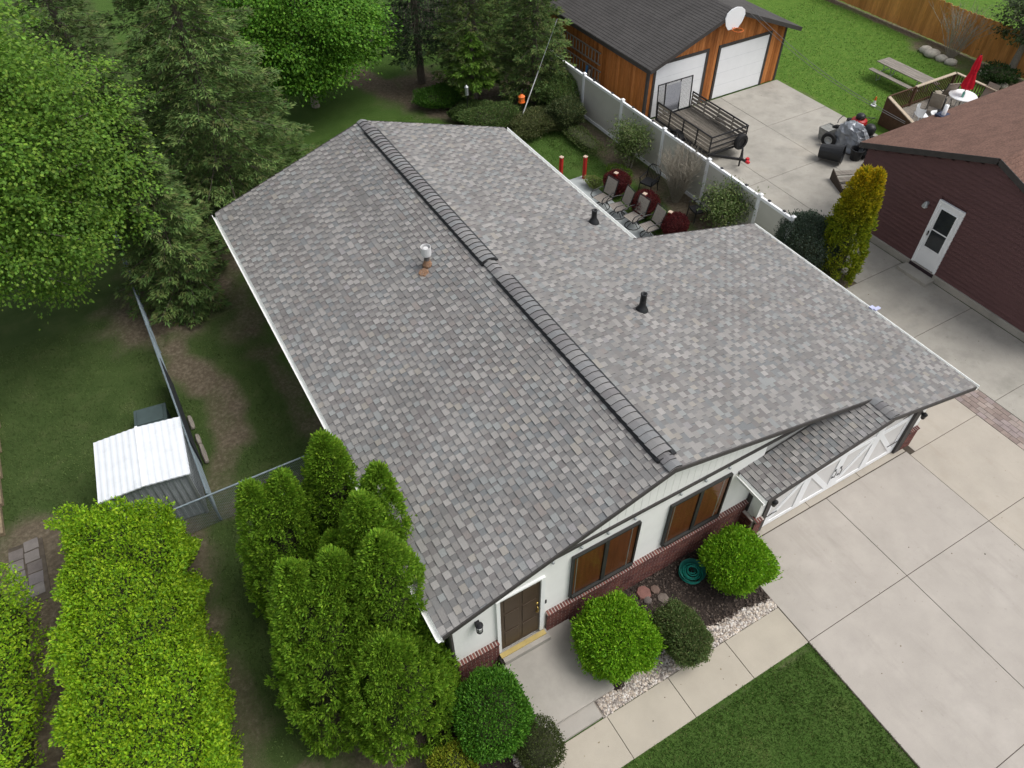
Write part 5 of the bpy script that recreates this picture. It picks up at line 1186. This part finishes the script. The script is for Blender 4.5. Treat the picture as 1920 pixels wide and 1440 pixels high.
# ---- arborvitae clump at the house corner
def arbor(name, c, H, Rm, n, label, seed, cols=ARB_C, tops=None, grp=None, cat='arborvitae', spray=.097, lean=(0, 0), xlim=None, tip=None):
    """puffs of upright sprays spread over a column with one or more leaders"""
    t = empty(name, (c[0], c[1], 0), 0, label, cat, grp); f = lumps(6, seed); g2 = lumps(5, seed + 50)
    n = int(n * 1.75); nc = int(Rm * H * 260); a = rng.uniform(0, 2 * np.pi, nc); tv = rng.random(nc) ** .8
    prof = np.minimum(1, (1 - tv ** 2.4) ** .76) * (.86 + .14 * np.minimum(1, tv / .12))
    d3 = np.stack([np.cos(a), np.sin(a), (tv - .5) * 2 * H / Rm / 2.2], 1)
    r = Rm * prof * (1 + .16 * f(d3 * 1.1) + .12 * g2(d3 * 2.4) + rng.normal(0, .06, nc))
    TT = np.array(tops if tops else [(0, 0)], float); k = rng.integers(0, len(TT), nc)
    s = np.clip((tv - .40) / .60, 0, 1)[:, None] if tops else np.zeros((nc, 1))
    ctr = TT[k] * s * Rm; rr = r * (1 - .32 * s[:, 0])
    K = np.stack([ctr[:, 0] + rr * np.cos(a), ctr[:, 1] + rr * np.sin(a), .12 + tv * (H - .25)], 1)
    pr = rng.uniform(.065, .135, nc)
    idx = rng.integers(0, nc, n); e = sphere_dirs(n); q = rng.random(n) ** .5
    O = np.stack([np.cos(a), np.sin(a), np.full(nc, .25)], 1)[idx]
    e = unit(e + O * .9); depth = 1 - q
    P = K[idx] + e * (pr[idx] * q)[:, None] * np.array([1, 1, 1.5]); a = a[idx]; tv = tv[idx]; d3 = d3[idx]
    P[:, 0] += lean[0] * tv; P[:, 1] += lean[1] * tv
    if xlim is not None: P[:, 0] = np.where(P[:, 2] < 3.4, np.minimum(P[:, 0], xlim - c[0] - rng.random(n) * .15), P[:, 0])
    Dir = unit(e * .9 + O * .25 + np.array([0, 0, .62]) + rng.normal(0, .30, (n, 3)))
    N = unit(np.cross(Dir, np.array([0, 0, 1.0])) * rng.choice([-1, 1], (n, 1)) + O * .8 + rng.normal(0, .6, (n, 3)))
    col = pick(cols, n, .2) * (rng.uniform(.85, 1.15, nc)[idx] * (1 + .12 * f(d3 * 2)))[:, None]
    if tip is not None:
        k = (np.clip((tv - .55) / .4, 0, 1) * rng.random(n) ** .6 * np.clip(1.3 - depth * 1.5, 0, 1))[:, None]; col = col * (1 - k) + np.array(tip) * k
    sz = rng.uniform(.55, 1.3, n) * spray
    cards('foliage', P, Dir, N, sz, sz * .36, col, M_LEAF, t, mid=.62)
    kc = .42 if tops else .6; pr = [(.05, .1)] + [(Rm * kc * (1 - (k / 12) ** 3.2) ** .75, .15 + (H * .85) * k / 12) for k in range(0, 12)] + [(.02, H * .86)]
    core = MB().lathe(pr, 12); core.v = [(x + lean[0] * z / H, y + lean[1] * z / H, z) if xlim is None or z > 3.4 else (min(x + lean[0] * z / H, xlim - c[0] - .2), y + lean[1] * z / H, z) for x, y, z in core.v]
    core.build('inner_twigs', M_TWIG, t, smooth=True)
    MB().lathe([(.09, 0), (.06, H * .6)], 8).build('trunk', M_BARK, t)
    return t
GA = 'arborvitae clump at the house corner'
arbor('arborvitae', (-1.05, 4.15), 4.9, .68, 16000, 'slender arborvitae at the back of the clump, by the chain link fence', 41, grp=GA, lean=(.3, 0), xlim=-.15)
arbor('arborvitae', (-.92, 2.05), 5.35, .92, 24000, 'broad arborvitae touching the roof edge', 43, grp=GA, lean=(.5, .15), tops=[(.3, .3), (-.3, -.2)], xlim=-.15)
arbor('arborvitae', (-.98, .75), 5.0, .98, 26000, 'arborvitae at the front right of the clump, next to the boxwood', 45, grp=GA, lean=(.25, .5), xlim=-.12)
arbor('arborvitae', (-2.35, 3.75), 4.3, .92, 22000, 'arborvitae on the left side of the clump facing the shed', 47, grp=GA, tops=[(-.35, .2), (.4, .1)], lean=(.2, .3))
arbor('arborvitae', (-1.35, 2.6), 3.7, .5, 8000, 'small arborvitae hidden in the middle of the clump', 49, grp=GA)
arbor('arborvitae', (-2.15, .85), 4.75, 1.22, 34000, 'widest arborvitae at the front left of the clump', 51, grp=GA, tops=[(-.3, .1), (.35, -.05)], lean=(.15, .75))
arbor('arborvitae', (-1.35, .05), 3.5, 1.1, 22000, 'lowest arborvitae at the very front of the clump', 53, grp=GA)
# golden arborvitae by the neighbour's drive
arbor('golden_arborvitae', (17.95, 6.1), 4.3, .70, 20000, 'golden tipped columnar arborvitae beside the plum house drive', 61, cols=[(.20, .265, .014), (.26, .315, .018), (.145, .21, .014), (.33, .35, .02)], tip=(.70, .47, .015), spray=.11, tops=[(.3, -.25), (-.15, .15)])
ball('blue_shrub', (17.3, 6.95), 1.0, 1.0, 2.15, 26000, [(.055, .085, .055), (.075, .105, .075), (.04, .065, .04), (.11, .135, .11)], .07, 'dull blue green shrub beside the golden arborvitae', seed=63, rag=.16, w=[.35, .3, .25, .1])

# ---- maroon barberry shrubs round the red posts
for k, (x, y, r) in enumerate(((14.42, 14.2, .5), (14.5, 12.45, .52), (14.6, 10.75, .48))):
    ball('barberry', (x, y), r, r, .98, 9000, [(.10, .016, .018), (.13, .022, .022), (.075, .012, .015), (.15, .03, .03)], .05, ['maroon leaved shrub behind the leftmost patio chairs', 'maroon leaved shrub behind the middle patio chairs', 'maroon leaved shrub behind the last patio chair'][k], grp='maroon shrubs round the red posts', seed=160 + k, rag=.06, core=mat('maroon_twigs', (.05, .014, .014), rough=.95))
# ---- airy shrubs along the vinyl fence
def airy(name, c, r, h, n, cols, leaf, label, seed, grp=None, stems=9, bare=False):
    t = empty(name, (c[0], c[1], 0), 0, label, 'shrub', grp); g = random.Random(seed); st = MB(); ends = []
    for k in range(stems):
        a = g.uniform(0, 6.28); q = g.uniform(.3, 1.0) * r; top = Vector((q * math.cos(a), q * math.sin(a), h * g.uniform(.7, 1.0))); mid = top * .5 + Vector((0, 0, h * .12)); b0 = Vector((.12 * math.cos(a), .12 * math.sin(a), 0))
        pts = [b0, b0.lerp(mid, .5), mid, mid.lerp(top, .55), top]; st.tube(pts, [.014 if bare else .02, .012, .010, .008, .004], 5)
        ends += [pts[2], pts[3], pts[4]]
        for j in range(6 if bare else 3):
            b = pts[g.choice((1, 2, 3))]; e_ = b + Vector((g.uniform(-.3, .3), g.uniform(-.3, .3), g.uniform(.15, .55))) * (h / 2); st.tube([b, b.lerp(e_, .5) + Vector((0, 0, .03)), e_], [.006, .005, .003], 4); ends.append(e_)
    st.build('stems', M_GREYBARK, t)['kind'] = 'stuff'
    if n:
        E = np.array([tuple(e_) for e_ in ends]); k = rng.integers(0, len(E), n); P = E[k] + rng.normal(0, .16 * r + .05, (n, 3)); P[:, 2] = np.maximum(P[:, 2], .05)
        cards('leaves', P, unit(rng.normal(0, 1, (n, 3)) + np.array([0, 0, .5])), unit(rng.normal(0, .6, (n, 3)) + np.array([0, 0, 1.])), rng.uniform(.7, 1.3, n) * leaf, leaf * .5, pick(cols, n, .2), M_LEAF, t)
    return t
OLIVE = [(.10, .155, .04), (.13, .185, .05), (.08, .125, .035), (.17, .20, .08)]
airy('airy_shrub', (16.1, 15.6), .95, 1.75, 4200, OLIVE, .10, 'loose olive shrub against the vinyl fence, behind the patio', 71, 'shrubs along the vinyl fence', 14)
airy('airy_shrub', (16.25, 9.95), 1.0, 1.8, 5200, OLIVE, .10, 'loose olive shrub against the vinyl fence, near the garage roof', 73, 'shrubs along the vinyl fence', 16)
airy('bare_shrub', (16.2, 12.6), 1.15, 2.3, 0, OLIVE, .05, 'leafless pale twiggy shrub against the vinyl fence', 75, None, 120, True)
ball('ground_cover', (15.5, 18.3), .5, 1.6, .4, 3500, OLIVE, .06, 'low green perennials along the foot of the vinyl fence', seed=77, rag=.3)
ball('ground_cover', (15.3, 15.2), .4, .6, .35, 1500, [(.11, .2, .02), (.15, .24, .03)], .06, 'low fresh green perennials beside the left black chair', seed=78, rag=.3)
ball('ground_cover', (14.75, 11.55), .3, .5, .55, 1800, [(.10, .24, .02), (.14, .28, .03)], .07, 'bright green perennials between two maroon domes', seed=79, rag=.3)
ball('ground_cover', (13.95, 15.1), .25, .35, .4, 1200, [(.16, .22, .05), (.22, .26, .09)], .07, 'pale variegated plant beside the back red post', seed=80, rag=.3)
for k, (px, py, z, rx, ry, h, cols, lab) in enumerate((
        (1010, 232, .35, 1.5, .8, .75, [(.12, .145, .05), (.16, .17, .07), (.09, .12, .04)], 'spreading pale juniper beside the guy wire'),
        (1062, 215, .6, .8, .8, 1.2, [(.10, .135, .05), (.13, .15, .06), (.05, .08, .03)], 'rounded shrub at the corner of the vinyl fence'),
        (925, 222, .4, 1.3, 1.0, .9, SPRUCE_C, 'dark spreading juniper behind the house ridge end'),
        (830, 183, .3, 1.3, .8, .7, [(.07, .17, .02), (.09, .2, .025), (.05, .13, .02)], 'fresh green leafy border plants by the bare earth path'),
        (880, 212, .3, .9, .7, .6, [(.06, .10, .03), (.08, .13, .03)], 'low dark green plants between the path and the junipers'),
        (1042, 180, .8, .9, .9, 1.6, SPRUCE_C, 'dark evergreen shrub beneath the tall spruce by the fence'))):
    p = at(px, py, z); ball('border_shrub', (p.x, p.y), rx, ry, h, 15000, cols, .08, lab, seed=90 + k, rag=.28, grp='shrubs under the back pines')

# ---- conifers
def conifer(name, c, H, Rm, label, seed, cols=SPRUCE_C, z0=.4, dens=1.0, droop=.35, tw=.24, grp='conifers behind the house', keep=None, pw=.85):
    t = empty(name, (c[0], c[1], 0), 0, label, 'conifer', grp); g = random.Random(seed); rg = np.random.default_rng(seed)
    MB().lathe([(.20, 0), (.16, H * .3), (.09, H * .7), (.02, H)], 9).build('trunk', M_BARK, t)
    br = MB(); PP = []; DD = []; NN = []; LL = []; z = z0; CC = []
    while z < H - .15:
        tt = (z - z0) / (H - z0); Lb = Rm * (1 - tt) ** pw * (.75 + .25 * min(1, tt / .12)); nb = max(5, int(9 * (1 - tt * .4)))
        off = g.uniform(0, 6.28)
        for k in range(nb):
            a = off + 6.283 * k / nb + g.uniform(-.25, .25); L_ = Lb * g.uniform(.72, 1.12); dx, dy = math.cos(a), math.sin(a); zz = z + g.uniform(-.15, .15)
            if keep is not None and not keep(c[0] + dx * L_, c[1] + dy * L_, zz):
                L_ *= .45
                if not keep(c[0] + dx * L_, c[1] + dy * L_, zz): continue
            pts = [(0, 0, zz), (dx * L_ * .5, dy * L_ * .5, zz - droop * L_ * .28), (dx * L_, dy * L_, zz - droop * L_ * .42)]
            br.tube(pts, [.022, .014, .005], 4, cap=False)
            n = int(L_ / .026 * dens) + 8; s = rg.uniform(.06, 1.0, n) ** .75; side = rg.choice([-1, 1], n)
            px_ = dx * L_ * s; py_ = dy * L_ * s; pz_ = zz - droop * L_ * (.56 * s - .14 * s * s) + rg.normal(0, .03, n)
            lat = np.stack([-dy * side, dx * side, np.zeros(n)], 1); fw = np.array([dx, dy, -.05]); spread = (.42 * (1 - s) + .12) * L_ * rg.random(n) * .75
            P = np.stack([px_, py_, pz_], 1) + lat * spread[:, None] + fw * spread[:, None] * .5
            P[:, 2] -= spread * .18
            PP.append(P); DD.append(unit(fw + lat * rg.uniform(.2, 1.0, (n, 1)) + rg.normal(0, .25, (n, 3)) + np.array([0, 0, -.1]))); NN.append(unit(np.array([0, 0, 1.]) + rg.normal(0, .55, (n, 3)))); LL.append(rg.uniform(.6, 1.2, n) * tw)
            tone = g.uniform(.8, 1.2); CC.append(np.full(n, tone))
        z += .27 + .10 * (1 - tt)
    br.build('branches', M_BARK, t)['kind'] = 'stuff'
    P = np.concatenate(PP); D = np.concatenate(DD); N = np.concatenate(NN); L_ = np.concatenate(LL); n = len(P); tone = np.concatenate(CC)
    # each twig is three crossed needle sprays
    ang = rng.uniform(-.5, .5, (3, n, 1)); Sd = unit(np.cross(D, N)); col = pick(cols, n, .18) * tone[:, None]
    P3 = np.concatenate([P, P + Sd * .03, P - Sd * .03]); D3 = np.concatenate([D, unit(D + Sd * .7), unit(D - Sd * .7)]); N3 = np.concatenate([N, N + .3 * Sd, N - .3 * Sd])
    L3 = np.concatenate([L_, L_ * .62, L_ * .62]); cards('crown', P3, D3, N3, L3, L3 * .30, np.concatenate([col, col * 1.08, col * .95]), M_NEEDLE, t, mid=.4)
    return t
away = lambda x, y, z: not (x > -.75 and x < 10.6 and y < 17.1 and z < 6)
conifer('spruce_tree', (1.0, 20.8), 13.5, 4.0, 'tall dense spruce behind the left rear corner of the roof', 101, keep=away, dens=1.0)
conifer('spruce_tree', (-1.9, 16.8), 8.0, 2.2, 'shorter drooping spruce between the chain link fence and the roof eave', 103, keep=away, droop=.5, z0=.25, dens=1.2)
conifer('spruce_tree', (-2.4, 24.2), 12.5, 2.9, 'spruce half hidden behind the left maple', 105, dens=.5)
conifer('spruce_tree', (15.75, 22.7), 9.5, 2.05, 'tall spruce at the corner of the vinyl fence with the wire tied in it', 107, cols=PINE_C + SPRUCE_C, dens=.85)
conifer('pine_tree', (13.6, 24.6), 8.5, 2.3, 'dark pine left of the fence corner spruce', 109, cols=PINE_C, dens=.65, z0=1.2)
conifer('pine_tree', (12.0, 27.3), 9.0, 2.4, 'dark pine standing behind the bare earth path', 111, cols=[(.035, .062, .025), (.045, .075, .03), (.028, .05, .02)], dens=.5, z0=1.6)
conifer('pine_tree', (16.9, 26.4), 9.5, 2.3, 'pine behind the fence corner beside the cedar garage', 113, cols=PINE_C, dens=.45, z0=1.5)
conifer('pine_tree', (9.0, 33.5), 9, 2.8, 'dark pine far behind the bright maple', 115, cols=PINE_C, dens=.35)
conifer('bright_pine', (13.0, 23.6), 3.6, 1.25, 'bright green young pine in front of the dark ones', 117, cols=[(.10, .20, .025), (.13, .235, .03), (.085, .165, .022)], dens=1.6, z0=1.3, droop=.1, tw=.26)

# ---- leafy trees
def leafy(name, c, trunk_h, ctr, rad, nclump, nleaf, leaf, cols, label, seed, clump=.55, shell=.5, grp=None, bark=M_GREYBARK, zmin=None, droop=0.0, lump=.22):
    t = empty(name, (c[0], c[1], 0), 0, label, 'tree', grp); g = np.random.default_rng(seed); gr = random.Random(seed); ctr = np.array(ctr); rad = np.array(rad)
    f = lumps(16, seed); D = g.normal(size=(nclump, 3)); D = unit(D); q = (shell + (1 - shell) * g.random(nclump) ** .6) * (1 + lump * f(D * 1.5) * 1.6); K = ctr + D * q[:, None] * rad
    if zmin is not None: K[:, 2] = np.maximum(K[:, 2], zmin + g.random(nclump) * .6)
    st = MB(); top = Vector(ctr + np.array([0, 0, rad[2] * .3])); st.tube([(0, 0, 0), (0.02, 0, trunk_h * .6), tuple(Vector((0, 0, trunk_h)).lerp(top, .3)), tuple(top)], [.2, .16, .11, .04], 9)
    tk = st.build('trunk', bark, t); lb = MB()
    for k in range(0, nclump, max(1, nclump // 90)):
        e_ = Vector(K[k]); b = Vector((0, 0, trunk_h * gr.uniform(.75, 1.0))).lerp(top, gr.uniform(0, .7)); m_ = b.lerp(e_, .5) + Vector((gr.uniform(-.2, .2), gr.uniform(-.2, .2), gr.uniform(.05, .4))); lb.tube([b, b.lerp(m_, .55), m_, m_.lerp(e_, .6), e_], [.045, .036, .026, .017, .006], 5)
    lb.build('limbs', bark, t)['kind'] = 'stuff'
    per = nleaf // nclump; n = per * nclump; idx = np.repeat(np.arange(nclump), per); cs = clump * g.uniform(.6, 1.3, nclump)[idx]
    off = g.normal(0, 1, (n, 3)) * np.array([1, 1, .42]) * cs[:, None] * .62; outw = unit(K - ctr)[idx]
    off[:, 2] -= droop * np.linalg.norm(off[:, :2], axis=1)
    P = K[idx] + off; tilt = g.normal(0, .35, (nclump, 3))[idx]
    N = unit(np.array([0, 0, 1.0]) + outw * .55 + tilt + g.normal(0, .38, (n, 3))); Dd = unit(off + outw * .3 + g.normal(0, .3, (n, 3)) - np.array([0, 0, .15]))
    col = pick(cols, n, .15) * g.uniform(.8, 1.2, nclump)[idx][:, None]; sz = g.uniform(.7, 1.3, n) * leaf
    cards('crown', P, Dd, N, sz, sz * .78, col, M_LEAF, t, fold=.1, mid=.45)
    return t
leafy('maple_tree', (-8.9, 18.0), 3.2, (3.5, -1.3, 6.5), (3.6, 4.0, 4.4), 1000, 108000, .096, MAPLE_C, 'large light green maple over the left lawn', 131, clump=.50, shell=.30, grp='maples', droop=.25, lump=.42)
leafy('maple_tree', (6.6, 27.6), 2.0, (-.1, -.2, 4.1), (3.9, 3.2, 2.9), 520, 70000, .118, MAPLE2_C, 'vivid green maple behind the back lawn', 133, clump=.6, shell=.45, grp='maples', droop=.3, lump=.34)
leafy('leafy_tree', (37.4, 12.9), 1.6, (.2, 0, 3.0), (1.6, 1.6, 1.8), 90, 4500, .13, [(.075, .11, .04), (.1, .13, .05), (.06, .09, .035)], 'sparse small-leaved tree at the corner of the board fence', 135, clump=.4)
airy('bare_shrub', (36.4, 15.6), 2.0, 2.5, 260, OLIVE, .08, 'leafless brown shrub in front of the board fence', 137, None, 42, True)
ball('ground_cover', (36.0, 12.6), .8, .8, .8, 1500, [(.03, .07, .02), (.05, .09, .025)], .12, 'dark green leafy plant by the boulders near the deck', seed=139, rag=.3)

# ---- grass: short blades over the lawns that can be seen
def grass():
    areas = [(-10.5, -.3, -3.0, 17.0, 360), (-1.2, 7.46, -8.2, -3.30, 1250), (2.5, 16, 16.6, 24.5, 300), (14.2, 16.8, 8.3, 20.5, 420), (27.4, 37, 12.9, 25, 90)]
    PP = []
    for x0, x1, y0, y1, d in areas:
        n = int((x1 - x0) * (y1 - y0) * d); P = np.stack([rng.uniform(x0, x1, n), rng.uniform(y0, y1, n)], 1); PP.append(P)
    P = np.concatenate(PP); x, y = P[:, 0], P[:, 1]; d = dirt_at(x, y)
    ok = (d + rng.normal(0, .2, len(x)) < .42) & ~((x > 7.47) & (x < 14) & (y < 8.3)) & ~((x > 10) & (x < 14.1) & (y > 8.1) & (y < 16.1)) & ~((x > -.95) & (x < 7.45) & (y > -3.285) & (y < 0)) & ~((y > 7) & (y < 9.7) & (x > -5.8) & (x < -3.5)) & ~((x < -4.2) & (y < 7.0) & (x > -8) )
    # keep off what the house covers
    ok &= ~((x > -.05) & (x < 10) & (y > 0) & (y < 15.6)) & ~((x > 10) & (x < 14.2) & (y > -1) & (y < 7.5)) & ~((x > 28) & (x < 32.5) & (y < 12.8))
    x, y = x[ok], y[ok]; n = len(x)
    Pb = np.stack([x, y, np.full(n, LAWN_Z - .005)], 1); D = unit(rng.normal(0, .5, (n, 3)) * np.array([1, 1, 0]) + np.array([0, 0, .8])); N = unit(rng.normal(0, 1, (n, 3)))
    tone = (.72 + .5 * vnoise(x, y, .8, 61)) * (.8 + .4 * vnoise(x, y, .25, 62)) * (.85 + .3 * vnoise(x, y, 2.3, 63)) * (1 + .07 * np.sign(np.sin((x * .84 + y * .54) * 5.6))); col = pick([(.075, .155, .026), (.095, .185, .032), (.062, .13, .022), (.135, .175, .05)], n, .2) * tone[:, None]
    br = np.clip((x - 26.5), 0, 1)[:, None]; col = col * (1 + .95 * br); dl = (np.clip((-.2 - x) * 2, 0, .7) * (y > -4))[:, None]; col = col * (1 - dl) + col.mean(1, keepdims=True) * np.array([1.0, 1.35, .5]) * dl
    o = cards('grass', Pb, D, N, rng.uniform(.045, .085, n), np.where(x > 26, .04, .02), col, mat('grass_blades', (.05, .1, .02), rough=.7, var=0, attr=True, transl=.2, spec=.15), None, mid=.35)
    tag(o, 'short mown grass of the lawns', None, None, 'stuff')
grass()
